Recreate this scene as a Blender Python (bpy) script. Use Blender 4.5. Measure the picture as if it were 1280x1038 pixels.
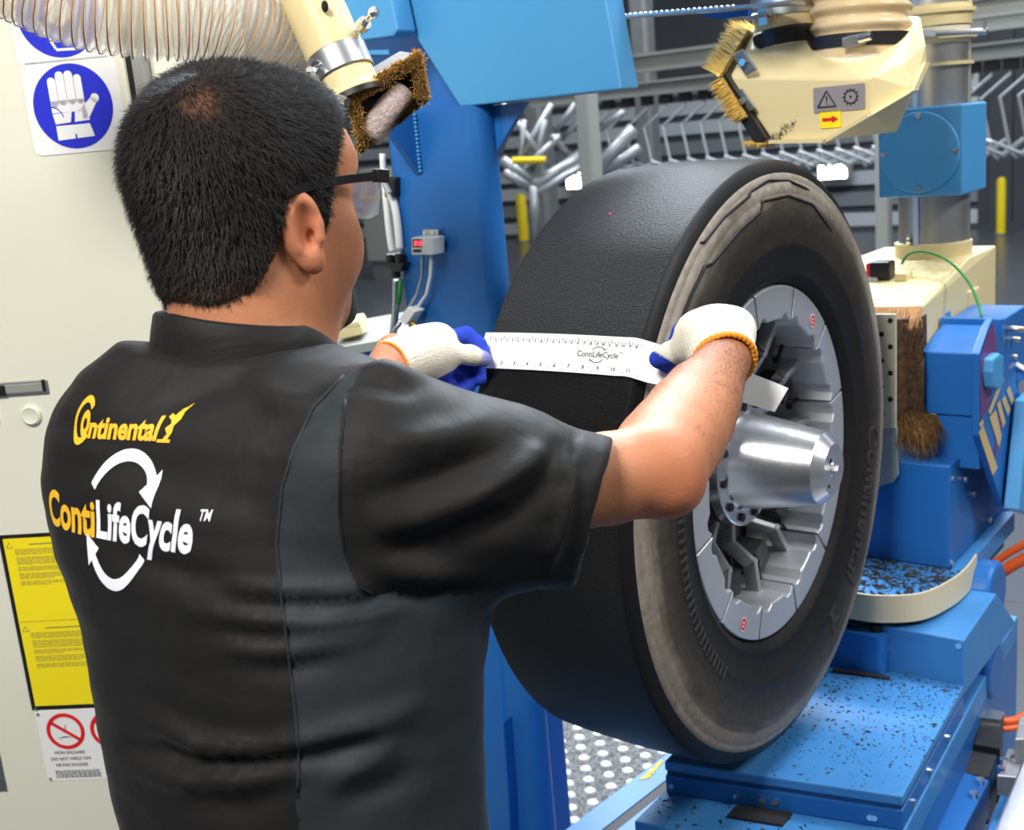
import bpy, bmesh, math, random
import numpy as np
from mathutils import Vector, Matrix
from mathutils.bvhtree import BVHTree
random.seed(7); RNG = np.random.default_rng(7)
for o in list(bpy.data.objects): bpy.data.objects.remove(o)
SC = bpy.context.scene
COL = SC.collection

# ---------------------------------------------------------------- camera
FPX, PITCH, ROLL, PSI = 1460.6, .23336, .08738, .6607
CAM = np.array([0, 0, 1.70])
_cp, _sp = math.cos(PITCH), math.sin(PITCH)
FW = np.array([0, _cp, -_sp]); _up = np.array([0, _sp, _cp]); _rt = np.array([1., 0, 0])
CR = math.cos(ROLL)*_rt - math.sin(ROLL)*_up
CU = np.cross(CR, FW)
cd = bpy.data.cameras.new('camera'); cam = bpy.data.objects.new('camera', cd); COL.objects.link(cam)
cd.sensor_width = 36; cd.lens = FPX/1280*36; cd.clip_start = .02; cd.clip_end = 200
mw = Matrix.Identity(4)
for i in range(3):
    mw[i][0] = CR[i]; mw[i][1] = CU[i]; mw[i][2] = -FW[i]; mw[i][3] = CAM[i]
cam.matrix_world = mw
cd.dof.use_dof = True; cd.dof.focus_distance = 1.3; cd.dof.aperture_fstop = 9.0
SC.camera = cam

# ---------------------------------------------------------------- light
w = bpy.data.worlds.new('world'); SC.world = w; w.use_nodes = True
bgn = w.node_tree.nodes['Background']; bgn.inputs[0].default_value = (.86, .93, 1.0, 1); bgn.inputs[1].default_value = .13
def area(name, loc, target, sx, sy, power, col=(1, .98, .95)):
    l = bpy.data.lights.new(name, 'AREA'); l.shape = 'RECTANGLE'; l.size = sx; l.size_y = sy; l.energy = power; l.color = col
    o = bpy.data.objects.new(name, l); COL.objects.link(o); o.location = loc
    o.rotation_euler = (Vector(target)-Vector(loc)).to_track_quat('-Z', 'Y').to_euler()
    return o
area('hall_and_fill_light', (-1.2, -.7, 4.0), (.0, 1.4, 1.1), 1.0, 1.0, 125, (1, .97, .93))  # frontal key, stands in for camera flash bounced off the ceiling
area('hall_and_fill_light', (1.7, 3.2, 5.2), (.9, 2.4, .8), 3.0, .7, 190, (.86, .93, 1))
area('hall_and_fill_light', (.9, 7.0, 5.6), (.5, 1.8, 1.4), 4.0, .8, 560, (.82, .91, 1))  # added back light, placed to put a sheen on the tread top
area('hall_and_fill_light', (3.6, .2, 4.2), (.9, 1.9, 1.0), 1.6, .8, 95, (1, .98, .95))
area('hall_and_fill_light', (1.5, 9.5, 6.5), (1.5, 10, 0), 8.0, 1.2, 560, (.88, .94, 1))
area('hall_and_fill_light', (7.5, 9.0, 6.5), (7.5, 10, 0), 8.0, 1.2, 240, (.88, .94, 1))
SC.view_settings.view_transform = 'Standard'; SC.view_settings.look = 'None'
SC.view_settings.gamma = 1; SC.view_settings.use_curve_mapping = False
SC.view_settings.exposure = 0.42

# ---------------------------------------------------------------- frames
T = CAM + np.array([.41526, 1.78846, -.5421])            # tyre centre
A = np.array([math.cos(PSI), -math.sin(PSI), 0]); B = np.array([math.sin(PSI), math.cos(PSI), 0]); Z = np.array([0, 0, 1.])
AX = np.stack([A, B, Z])
FLOOR = -T[2]
def W(p):                       # machine coords (a along the axle, b away, z up from the hub) -> world
    return np.asarray(p, float) @ AX + T
def ray(x, y): return FW + (x-640)/FPX*CR - (y-519)/FPX*CU
def mp(x, y, d):                # pixel + camera depth -> machine coords
    return AX @ (CAM + d*ray(x, y) - T)
def on(x, y, axis, val):        # pixel on a machine plane -> machine coords
    n = AX[axis]; r = ray(x, y); t = ((T-CAM) @ n + val)/(r @ n)
    p = AX @ (CAM + t*r - T); p[axis] = val; return p

# ---------------------------------------------------------------- materials
def mat(name, col, rough=.5, metal=0, spec=.5, noise=None, bump=None, coat=0, alpha=1, trans=0, ior=1.45, emit=None, sheen=0, attr=None):
    """noise=(scale, amount, colour2); bump=(scale, strength)"""
    m = bpy.data.materials.new(name); m.use_nodes = True
    nt = m.node_tree; b = nt.nodes['Principled BSDF']
    b.inputs['Base Color'].default_value = (*col, 1); b.inputs['Roughness'].default_value = rough
    b.inputs['Metallic'].default_value = metal; b.inputs['Specular IOR Level'].default_value = spec
    b.inputs['Coat Weight'].default_value = coat; b.inputs['Alpha'].default_value = alpha
    b.inputs['Transmission Weight'].default_value = trans; b.inputs['IOR'].default_value = ior
    b.inputs['Sheen Weight'].default_value = sheen
    if emit: b.inputs['Emission Color'].default_value = (*emit[0], 1); b.inputs['Emission Strength'].default_value = emit[1]
    tc = nt.nodes.new('ShaderNodeTexCoord')
    vec = tc.outputs['Object']
    if attr:
        an = nt.nodes.new('ShaderNodeAttribute'); an.attribute_name = attr; vec = an.outputs['Vector']
    if noise:
        n = nt.nodes.new('ShaderNodeTexNoise'); n.inputs['Scale'].default_value = noise[0]; n.inputs['Detail'].default_value = 5
        nt.links.new(vec, n.inputs['Vector'])
        r = nt.nodes.new('ShaderNodeValToRGB'); r.color_ramp.elements[0].position = .5-noise[3]/2 if len(noise) > 3 else .3
        r.color_ramp.elements[1].position = .5+noise[3]/2 if len(noise) > 3 else .7
        nt.links.new(n.outputs['Fac'], r.inputs['Fac'])
        mx = nt.nodes.new('ShaderNodeMix'); mx.data_type = 'RGBA'
        mul = nt.nodes.new('ShaderNodeMath'); mul.operation = 'MULTIPLY'; mul.inputs[1].default_value = noise[1]
        nt.links.new(r.outputs['Color'], mul.inputs[0]); nt.links.new(mul.outputs[0], mx.inputs['Factor'])
        mx.inputs['A'].default_value = (*col, 1); mx.inputs['B'].default_value = (*noise[2], 1)
        nt.links.new(mx.outputs['Result'], b.inputs['Base Color'])
    if bump:
        n = nt.nodes.new('ShaderNodeTexNoise'); n.inputs['Scale'].default_value = bump[0]; n.inputs['Detail'].default_value = 3
        nt.links.new(vec, n.inputs['Vector'])
        bp = nt.nodes.new('ShaderNodeBump'); bp.inputs['Strength'].default_value = bump[1]; bp.inputs['Distance'].default_value = .003
        nt.links.new(n.outputs['Fac'], bp.inputs['Height']); nt.links.new(bp.outputs[0], b.inputs['Normal'])
    return m
def s2l(*c):                    # sRGB 0..255 -> linear
    return tuple(((v/255)/12.92 if v/255 <= .04045 else ((v/255+.055)/1.055)**2.4) for v in c)
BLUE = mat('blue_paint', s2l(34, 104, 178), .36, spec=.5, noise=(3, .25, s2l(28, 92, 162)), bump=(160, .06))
BLUE2 = mat('lit_blue_paint', s2l(74, 152, 206), .42, noise=(6, .3, s2l(64, 142, 198)), bump=(200, .04))  # machine blue lightened, strong light on the faces put into the colour
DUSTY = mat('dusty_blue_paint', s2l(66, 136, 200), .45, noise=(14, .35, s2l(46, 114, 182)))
NAVY = mat('dark_blue_paint', s2l(24, 66, 118), .4)
CREAM = mat('cream_paint', s2l(226, 209, 158), .42, noise=(4, .3, s2l(214, 194, 140)), bump=(180, .05))
CREAMD = mat('cream_dusty', s2l(225, 212, 165), .7, noise=(60, .6, s2l(196, 165, 95), .2), bump=(120, .5))
CABINET = mat('cabinet_white_paint', s2l(228, 227, 208), .45, bump=(400, .08))
GALV = mat('galvanised_steel', (.55, .57, .58), .38, 1, noise=(25, .5, (.38, .40, .42)))
CHROME = mat('bright_steel', (.82, .82, .82), .18, 1)
ALU = mat('machined_aluminium', (.80, .81, .83), .27, .92, noise=(40, .3, (.70, .71, .73)), bump=(90, .05))
ALUD = mat('dull_aluminium', (.46, .47, .48), .5, .75, noise=(30, .6, (.28, .28, .28)))
ALUS = mat('satin_aluminium', (.62, .64, .67), .42, .6, noise=(30, .4, (.54, .56, .59)))
STEELP = mat('grey_steel', (.30, .31, .31), .45, .7, noise=(5, .4, (.22, .23, .23)))
GREYP = mat('grey_paint', s2l(150, 152, 146), .5, noise=(3, .3, s2l(132, 134, 128)))
BLACK = mat('black_plastic', (.012, .012, .013), .4)
RUBBERB = mat('black_rubber', (.02, .02, .02), .6)
DARK = mat('dark_interior', (.035, .035, .037), .6, noise=(20, .5, (.06, .06, .06)))
WHITE = mat('white_plastic', (.85, .85, .84), .4)
PAPER = mat('white_sticker', (.86, .86, .84), .45)
INK = mat('black_ink', (.015, .015, .015), .5)
INKG = mat('grey_ink', (.36, .30, .06), .6)
INKD = mat('dark_grey_ink', (.12, .12, .12), .6)
SIGNB = mat('sign_blue', s2l(38, 48, 200), .4)
SIGNY = mat('sign_yellow', s2l(250, 228, 30), .45)
SIGNR = mat('sign_red', s2l(225, 30, 35), .4)
YELLOW = mat('safety_yellow', s2l(225, 200, 20), .5)
BRASS = mat('brass', (.70, .48, .14), .3, 1)
BRUSHG = mat('golden_bristle', s2l(236, 200, 100), .7, noise=(120, .6, s2l(196, 156, 70)), sheen=.2)
BRUSHB = mat('brown_bristle', s2l(96, 68, 44), .8, noise=(90, .8, s2l(30, 20, 14)))
BRUSHT = mat('tan_bristle', s2l(196, 150, 106), .8, noise=(90, .6, s2l(140, 95, 60)))
ORANGE = mat('orange_cable', s2l(222, 92, 30), .4)
GREEN = mat('green_wire', s2l(40, 140, 70), .4)
REDL = mat('red_plastic', s2l(205, 30, 30), .4)

# ---------------------------------------------------------------- mesh collector (vertices in machine coords)
class MB:
    def __init__(s): s.v = []; s.f = []; s.m = []
    def add(s, vs, fs, mi=0):
        n = len(s.v); s.v += [tuple(map(float, p)) for p in vs]; s.f += [tuple(n+i for i in f) for f in fs]; s.m += [mi]*len(fs); return s
    def box(s, a0, a1, b0, b1, z0, z1, mi=0):
        vs = [(a, b, z) for z in (z0, z1) for b in (b0, b1) for a in (a0, a1)]
        return s.add(vs, [(0, 2, 3, 1), (4, 5, 7, 6), (0, 1, 5, 4), (2, 6, 7, 3), (0, 4, 6, 2), (1, 3, 7, 5)], mi)
    def obox(s, c, ux, uy, uz, hx, hy, hz, mi=0):
        c = np.array(c); U = [np.array(u, float)/np.linalg.norm(u) for u in (ux, uy, uz)]
        vs = [c+i*hx*U[0]+j*hy*U[1]+k*hz*U[2] for k in (-1, 1) for j in (-1, 1) for i in (-1, 1)]
        return s.add(vs, [(0, 2, 3, 1), (4, 5, 7, 6), (0, 1, 5, 4), (2, 6, 7, 3), (0, 4, 6, 2), (1, 3, 7, 5)], mi)
    def prism(s, poly, vec, mi=0):
        poly = [np.array(p, float) for p in poly]; n = len(poly); vec = np.array(vec, float)
        nn = sum(np.cross(poly[i]-poly[0], poly[(i+1) % n]-poly[0]) for i in range(n))
        if nn @ vec > 0: poly = poly[::-1]
        vs = poly+[p+vec for p in poly]
        fs = [tuple(range(n)), tuple(range(2*n-1, n-1, -1))]+[(i, i+n, (i+1) % n+n, (i+1) % n) for i in range(n)]
        return s.add(vs, fs, mi)
    def frame(s, d):
        d = np.array(d, float); d /= np.linalg.norm(d)
        h = np.array([0, 0, 1.]) if abs(d[2]) < .9 else np.array([1., 0, 0])
        u = np.cross(h, d); u /= np.linalg.norm(u); return d, u, np.cross(d, u)
    def cyl(s, p0, p1, r0, r1=None, n=20, cap=True, mi=0):
        p0 = np.array(p0, float); p1 = np.array(p1, float); r1 = r0 if r1 is None else r1
        d, u, v = s.frame(p1-p0); vs = []
        for p, r in ((p0, r0), (p1, r1)):
            for i in range(n):
                t = 2*math.pi*i/n; vs.append(p+r*(math.cos(t)*u+math.sin(t)*v))
        fs = [(i, (i+1) % n, (i+1) % n+n, i+n) for i in range(n)]
        if cap: fs += [tuple(range(n-1, -1, -1)), tuple(range(n, 2*n))]
        return s.add(vs, fs, mi)
    def lathe(s, prof, p, d, n=48, mi=0, closed=False, t0=0, t1=None):
        """prof = [(along, radius)] around axis d at p"""
        p = np.array(p, float); d, u, v = s.frame(d); full = t1 is None; t1 = t0+2*math.pi if full else t1
        k = len(prof); cols = n if full else n+1; vs = []
        for i in range(cols):
            t = t0+(t1-t0)*i/n; c = math.cos(t)*u+math.sin(t)*v
            vs += [p+a*d+r*c for a, r in prof]
        fs = []
        for i in range(n):
            j = (i+1) % cols
            for q in range(k if closed else k-1):
                q2 = (q+1) % k; fs.append((i*k+q, j*k+q, j*k+q2, i*k+q2))
        return s.add(vs, fs, mi)
    def tube(s, pts, r, n=10, mi=0, cap=True):
        pts = [np.array(p, float) for p in pts]; rs = r if hasattr(r, '__len__') else [r]*len(pts)
        d, u, v = s.frame(pts[1]-pts[0]); vs = []
        for i, p in enumerate(pts):
            t = pts[min(i+1, len(pts)-1)]-pts[max(i-1, 0)]; t = t/(np.linalg.norm(t)+1e-12)
            u = u-(u @ t)*t; u /= np.linalg.norm(u); v = np.cross(t, u)
            vs += [p+rs[i]*(math.cos(2*math.pi*k/n)*u+math.sin(2*math.pi*k/n)*v) for k in range(n)]
        fs = [(i*n+k, i*n+(k+1) % n, (i+1)*n+(k+1) % n, (i+1)*n+k) for i in range(len(pts)-1) for k in range(n)]
        if cap: fs += [tuple(range(n-1, -1, -1)), tuple(range((len(pts)-1)*n, len(pts)*n))]
        return s.add(vs, fs, mi)
    def hull(s, pts, mi=0):
        bm = bmesh.new()
        for p in pts: bm.verts.new(tuple(map(float, p)))
        r = bmesh.ops.convex_hull(bm, input=bm.verts)
        bmesh.ops.delete(bm, geom=[g for g in r['geom_interior'] if isinstance(g, bmesh.types.BMVert)], context='VERTS')
        bmesh.ops.dissolve_limit(bm, angle_limit=.02, verts=bm.verts, edges=bm.edges)
        bmesh.ops.recalc_face_normals(bm, faces=bm.faces); bm.verts.index_update()
        s.add([v.co[:] for v in bm.verts], [[v.index for v in f.verts] for f in bm.faces], mi); bm.free(); return s
    def ball(s, c, r, n=12, mi=0):
        r = r if hasattr(r, '__len__') else (r, r, r)
        vs = []; m = n//2
        for i in range(m+1):
            ph = math.pi*i/m
            for j in range(n):
                t = 2*math.pi*j/n; vs.append((c[0]+r[0]*math.sin(ph)*math.cos(t), c[1]+r[1]*math.sin(ph)*math.sin(t), c[2]+r[2]*math.cos(ph)))
        fs = [(i*n+j, (i+1)*n+j, (i+1)*n+(j+1) % n, i*n+(j+1) % n) for i in range(m) for j in range(n)]
        return s.add(vs, fs, mi)
    def build(s, name, mats, parent=None, smooth=False, bevel=0, seg=2, world=False, kind=None):
        me = bpy.data.meshes.new(name)
        V = np.array(s.v) if world else W(np.array(s.v))
        me.from_pydata(V.tolist(), [], s.f); me.update()
        for mm in (mats if isinstance(mats, (list, tuple)) else [mats]): me.materials.append(mm)
        if any(s.m): me.polygons.foreach_set('material_index', s.m)
        return link(name, me, parent, smooth, bevel, seg, kind)
def link(name, me, parent=None, smooth=False, bevel=0, seg=2, kind=None):
    o = bpy.data.objects.new(name, me); COL.objects.link(o)
    if smooth:
        me.polygons.foreach_set('use_smooth', [True]*len(me.polygons))
        if smooth != 'all': me.set_sharp_from_angle(angle=math.radians(smooth if smooth is not True else 35))
    if bevel:
        md = o.modifiers.new('bevel', 'BEVEL'); md.width = bevel; md.segments = seg; md.limit_method = 'ANGLE'; md.angle_limit = .6
    if parent is not None: setp(o, parent)
    if kind: o['kind'] = kind
    return o
def setp(o, parent):
    o.parent = parent
    loc = Vector(parent.get('_base', (0, 0, 0))) if parent.type == 'EMPTY' else Vector((0, 0, 0))
    o.matrix_parent_inverse = Matrix.Translation(-loc)
def thing(name, label, cat, base, group=None):
    e = bpy.data.objects.new(name, None); COL.objects.link(e); e.empty_display_size = .05
    b = W(base); e.location = b; e['_base'] = tuple(float(x) for x in b)
    return tag(e, label, cat, group)
def tag(o, label, cat, group=None):
    o['label'] = label; o['category'] = cat
    if group: o['group'] = group
    return o
def struct(o): o['kind'] = 'structure'; return o

# ---------------------------------------------------------------- flat print
def text_geo(s, size=1, bold=0, shear=0, spacing=1):
    c = bpy.data.curves.new('txt', 'FONT'); c.body = s; c.size = size; c.offset = bold; c.shear = shear; c.space_character = spacing
    c.align_x = 'CENTER'; c.align_y = 'CENTER'; c.resolution_u = 4
    o = bpy.data.objects.new('txt', c); COL.objects.link(o)
    dg = bpy.context.evaluated_depsgraph_get(); me = bpy.data.meshes.new_from_object(o.evaluated_get(dg))
    v = np.array([p.co[:2] for p in me.vertices]); f = [list(p.vertices) for p in me.polygons]
    bpy.data.objects.remove(o); bpy.data.curves.remove(c); bpy.data.meshes.remove(me)
    return v, f
def ring_geo(r0, r1, t0=0, t1=2*math.pi, n=40):
    v = []; f = []
    for i in range(n+1):
        t = t0+(t1-t0)*i/n; v += [(r0*math.cos(t), r0*math.sin(t)), (r1*math.cos(t), r1*math.sin(t))]
    for i in range(n): f.append((2*i, 2*i+1, 2*i+3, 2*i+2) if t1 > t0 else (2*i, 2*i+2, 2*i+3, 2*i+1))
    return np.array(v), f
def poly_geo(pts): return np.array(pts, float), [tuple(range(len(pts)))]
def rect_geo(x0, y0, x1, y1): return poly_geo([(x0, y0), (x1, y0), (x1, y1), (x0, y1)])
def disc_geo(r, n=48): return poly_geo([(r*math.cos(2*math.pi*i/n), r*math.sin(2*math.pi*i/n)) for i in range(n)])
def rrect_geo(x0, y0, x1, y1, r, n=6):
    p = []
    for cx, cy, t in ((x1-r, y0+r, -90), (x1-r, y1-r, 0), (x0+r, y1-r, 90), (x0+r, y0+r, 180)):
        for i in range(n+1):
            a = math.radians(t+90*i/n); p.append((cx+r*math.cos(a), cy+r*math.sin(a)))
    return poly_geo(p)
def sh(g, dx=0, dy=0, sx=1, sy=1, rot=0):
    v, f = g; v = v*np.array([sx, sy]); c, s = math.cos(rot), math.sin(rot)
    return v @ np.array([[c, s], [-s, c]])+np.array([dx, dy]), f
def decal(name, geos, material, o, ux, uy, off, parent, thick=None):
    """flat print: 2-D geometry on the plane (o,ux,uy) in machine coords, raised by off along ux x uy"""
    mb = MB(); ux = np.array(ux, float); uy = np.array(uy, float); n = np.cross(ux, uy); n /= np.linalg.norm(n)
    for v, f in geos:
        P = np.array(o)+v[:, :1]*ux+v[:, 1:]*uy+n*off
        if thick: 
            for ff in f: mb.prism([P[i] for i in ff], -n*thick)
        else: mb.add(P, f)
    return mb.build(name, material, parent)
def bolt(mb, p, d, r=.006, h=.004):
    d = np.array(d, float)/np.linalg.norm(d); mb.cyl(p, np.array(p)+d*h, r, r*.85, 8)
# ================================================================ TYRE
def polar(r, t, a): return (a, r*math.cos(t), r*math.sin(t))     # t measured from b towards z
def tc_attr(o, tcv):
    at = o.data.attributes.new('tc', 'FLOAT_VECTOR', 'POINT'); at.data.foreach_set('vector', np.array(tcv, np.float32).ravel())
def revolve(name, prof, n, material, parent, smooth=True):
    vs = []; tcv = []; k = len(prof)
    for i in range(n):
        t = 2*math.pi*i/n
        for a, r in prof:
            vs.append(polar(r, t, a)); tcv.append((r*math.cos(t), r*math.sin(t), r))
    fs = [(i*k+q, i*k+q+1, ((i+1) % n)*k+q+1, ((i+1) % n)*k+q) for i in range(n) for q in range(k-1)]
    mb = MB(); mb.add(vs, fs); o = mb.build(name, material, parent, smooth='all' if smooth else False); tc_attr(o, tcv); return o
def tread_material():
    m = mat('buffed_tread_rubber', (.004, .004, .004), .44, spec=.32, noise=(330, .8, (.020, .019, .019)))
    nt = m.node_tree; b = nt.nodes['Principled BSDF']
    tc = nt.nodes.new('ShaderNodeTexCoord')
    mp_ = nt.nodes.new('ShaderNodeMapping'); mp_.inputs['Rotation'].default_value = (0, 0, PSI); mp_.inputs['Scale'].default_value = (210, 340, 340)
    nt.links.new(tc.outputs['Object'], mp_.inputs[0])
    v = nt.nodes.new('ShaderNodeTexNoise'); v.inputs['Scale'].default_value = 1; v.inputs['Detail'].default_value = 6; v.inputs['Roughness'].default_value = .7
    nt.links.new(mp_.outputs[0], v.inputs['Vector'])
    bp = nt.nodes.new('ShaderNodeBump'); bp.inputs['Strength'].default_value = .85; bp.inputs['Distance'].default_value = .006
    nt.links.new(v.outputs['Fac'], bp.inputs['Height']); nt.links.new(bp.outputs[0], b.inputs['Normal'])
    return m
def sidewall_material():
    m = mat('dusty_sidewall_rubber', (.02, .02, .02), .6, spec=.22)
    nt = m.node_tree; b = nt.nodes['Principled BSDF']
    an = nt.nodes.new('ShaderNodeAttribute'); an.attribute_name = 'tc'
    sx = nt.nodes.new('ShaderNodeSeparateXYZ'); nt.links.new(an.outputs['Vector'], sx.inputs[0])
    def noise(s, det=6):
        n = nt.nodes.new('ShaderNodeTexNoise'); n.inputs['Scale'].default_value = s; n.inputs['Detail'].default_value = det
        nt.links.new(an.outputs['Vector'], n.inputs['Vector']); return n
    n1 = noise(9); n2 = noise(70)
    # dust sits on the outer band, ragged towards the bead
    def math_(op, a, bb):
        q = nt.nodes.new('ShaderNodeMath'); q.operation = op
        for i, x in enumerate((a, bb)):
            if isinstance(x, (int, float)): q.inputs[i].default_value = x
            else: nt.links.new(x, q.inputs[i])
        return q.outputs[0]
    rr = math_('ADD', sx.outputs['Z'], math_('MULTIPLY', math_('SUBTRACT', n1.outputs['Fac'], .5), .045))
    ramp = nt.nodes.new('ShaderNodeValToRGB'); cr = ramp.color_ramp
    cr.elements[0].position = 0; cr.elements[0].color = (.012, .012, .012, 1)
    for p, c in ((.30, (.020, .018, .016)), (.50, (.040, .035, .029)), (.64, (.080, .068, .053)), (.72, (.23, .20, .162)), (.80, (.31, .275, .228)), (.885, (.30, .265, .218))):
        e = cr.elements.new(p); e.color = (*c, 1)
    cr.elements[-1].position = .90; cr.elements[-1].color = (.30, .27, .23, 1)
    nt.links.new(math_('DIVIDE', math_('SUBTRACT', rr, .2855), .19), ramp.inputs['Fac'])
    mx = nt.nodes.new('ShaderNodeMix'); mx.data_type = 'RGBA'; mx.blend_type = 'MULTIPLY'; mx.inputs['Factor'].default_value = .8
    r2 = nt.nodes.new('ShaderNodeValToRGB'); r2.color_ramp.elements[0].position = .3; r2.color_ramp.elements[0].color = (.62, .60, .58, 1); r2.color_ramp.elements[1].position = .7
    nt.links.new(n2.outputs['Fac'], r2.inputs['Fac']); nt.links.new(ramp.outputs['Color'], mx.inputs['A']); nt.links.new(r2.outputs['Color'], mx.inputs['B'])
    nt.links.new(mx.outputs['Result'], b.inputs['Base Color'])
    bp = nt.nodes.new('ShaderNodeBump'); bp.inputs['Strength'].default_value = .4; bp.inputs['Distance'].default_value = .002
    nt.links.new(n2.outputs['Fac'], bp.inputs['Height']); nt.links.new(bp.outputs[0], b.inputs['Normal'])
    return m
TREADM = tread_material(); SIDEM = sidewall_material()
tyre = thing('truck_tyre', 'large buffed black truck tyre with dusty brown sidewall on the expanding hub', 'tyre', (-.125, 0, -.476))
NSEG = 160
tr = [(-.262, .440), (-.254, .462), (-.246, .4755)]+[(a, .4800-.0045*((a+.125)/.121)**2) for a in np.linspace(-.24, -.010, 13)]+[(-.004, .4748)]
revolve('tread', tr, NSEG, TREADM, tyre)
SHOULD = mat('smooth_shoulder_rubber', (.009, .009, .010), .5, spec=.25, bump=(60, .15))
revolve('shoulder', [(-.004, .4748), (-.001, .473), (.003, .466), (.0068, .458), (.0075, .455)], NSEG, SHOULD, tyre)
sw = [(.0075, .455), (.0100, .4525), (.0118, .446), (.0118, .4425), (.0142, .4405), (.0160, .425), (.0160, .4220), (.0186, .4198), (.0195, .405), (.0200, .39), (.0195, .37), (.0180, .35), (.0192, .346), (.0172, .342), (.0140, .322), (.0100, .306), (.0110, .303), (.0080, .2995), (.003, .291), (-.006, .2858), (-.03, .284)]
revolve('sidewall', sw, NSEG, SIDEM, tyre)
revolve('sidewall', [(-.262-(a-.0075), r) for a, r in sw[::-1]]+[(-.262, .440)], NSEG, RUBBERB, tyre)
# dark worn edges where the old tread rubber was cut away
def swa0(r): return float(np.interp(r, [p_[1] for p_ in sw][::-1], [p_[0] for p_ in sw][::-1]))
for ln in ([(1012, 238), (985, 226), (960, 226), (938, 240), (936, 246), (905, 272), (880, 303), (874, 304), (872, 309)], [(1040, 290), (1015, 256), (985, 245), (953, 252), (950, 266), (925, 288), (890, 330), (882, 333), (866, 366), (850, 405)]):
    mb = MB(); pts = []
    for (x0, y0), (x1, y1) in zip(ln[:-1], ln[1:]):
        for q in range(5):
            p = on(x0+(x1-x0)*q/5, y0+(y1-y0)*q/5, 0, .012); r = math.hypot(p[1], p[2]); p = on(x0+(x1-x0)*q/5, y0+(y1-y0)*q/5, 0, swa0(r)); pts.append(p)
    mb.tube(pts, [.0008]+[.0024]*(len(pts)-2)+[.0008], 6); mb.build('worn_edge', SHOULD, tyre, smooth='all')
# small molded ribs beside the bead of the dark zone
def swa(r):
    rs = [p[1] for p in sw][::-1]; aa = [p[0] for p in sw][::-1]; return float(np.interp(r, rs, aa))
# raised lettering on the sidewall, running clockwise down the rear side
def side_text(s, size, tmid, rmid, name, h=.0016, geo=None, **k):
    if geo: v = np.concatenate([q[0] for q in geo]); f = [list(range(len(geo[0][0]))), list(range(len(geo[0][0]), len(v)))]
    else: v, f = text_geo(s, size, **k)
    mb = MB(); bm = bmesh.new()
    vv = [bm.verts.new((x, y, 0)) for x, y in v]
    for ff in f:
        try: bm.faces.new([vv[i] for i in ff])
        except ValueError: pass
    r = bmesh.ops.extrude_face_region(bm, geom=list(bm.faces)); top = [g for g in r['geom'] if isinstance(g, bmesh.types.BMVert)]
    for q in top: q.co.z = 1
    bm.verts.index_update(); P = []
    for q in bm.verts:
        rad = rmid+q.co.y; th = tmid-q.co.x/rmid
        P.append(polar(rad, th, swa(rad)+(h if q.co.z > .5 else -.0015)))
    mb.add(P, [[q.index for q in ff.verts] for ff in bm.faces]); bm.free()
    o = mb.build(name, LETM, tyre); o['label'] = 'raised molded lettering on the sidewall'; return o
LETM = mat('molded_letter_rubber', (.022, .02, .018), .5, noise=(60, .5, (.07, .06, .05)))
side_text('Continental', .062, math.radians(-27), .372, 'raised_lettering', bold=.001)
# rearing emblem at the end of the lettering
EMBLEM = [[(.30, .06), (.62, .06), (.80, .28), (.74, .46), (.95, .62), (.88, .78), (1.0, 1.0), (.80, .90), (.62, .86), (.45, .70), (.20, .76), (.14, .67), (.42, .59), (.52, .50), (.28, .38), (.40, .31), (.52, .24)], [(0, 0), (.85, 0), (.85, .08), (0, .08)]]
side_text(None, .04, math.radians(-63), .372, 'raised_emblem', geo=[poly_geo((np.array(p_)-.5)*.042) for p_ in EMBLEM])
# row of small ribs
for i in range(26):
    t = math.radians(168+i*2.3); mb = MB()
    mb.obox(polar(.352, t, swa(.352)+.0005), polar(1, t, 0), polar(1, t+math.pi/2, 0), (1, 0, 0), .010, .0022, .0018)
    mb.build('sidewall_rib', LETM, tyre)
# laser spot from the alignment pointer
mb = MB(); lp = on(763, 268, 1, 0)
best = None
for d in np.linspace(1.3, 2.0, 700):
    q = mp(763, 268, d)
    if math.hypot(q[1], q[2]) < .4795: best = q; break
if best is not None:
    nrm = np.array([0, best[1], best[2]]); nrm /= np.linalg.norm(nrm); d_, u_, v_ = mb.frame(nrm)
    mb.add([best+nrm*.0015+.0022*(math.cos(t)*u_*.5+math.sin(t)*v_) for t in np.linspace(0, 2*math.pi, 9)[:-1]], [tuple(range(8))])
    o = mb.build('laser_spot', mat('laser_red', (.8, .02, .05), .5, emit=((1, .02, .06), 2.0)), tyre); o['label'] = 'tiny red laser spot on the tread'

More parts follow.
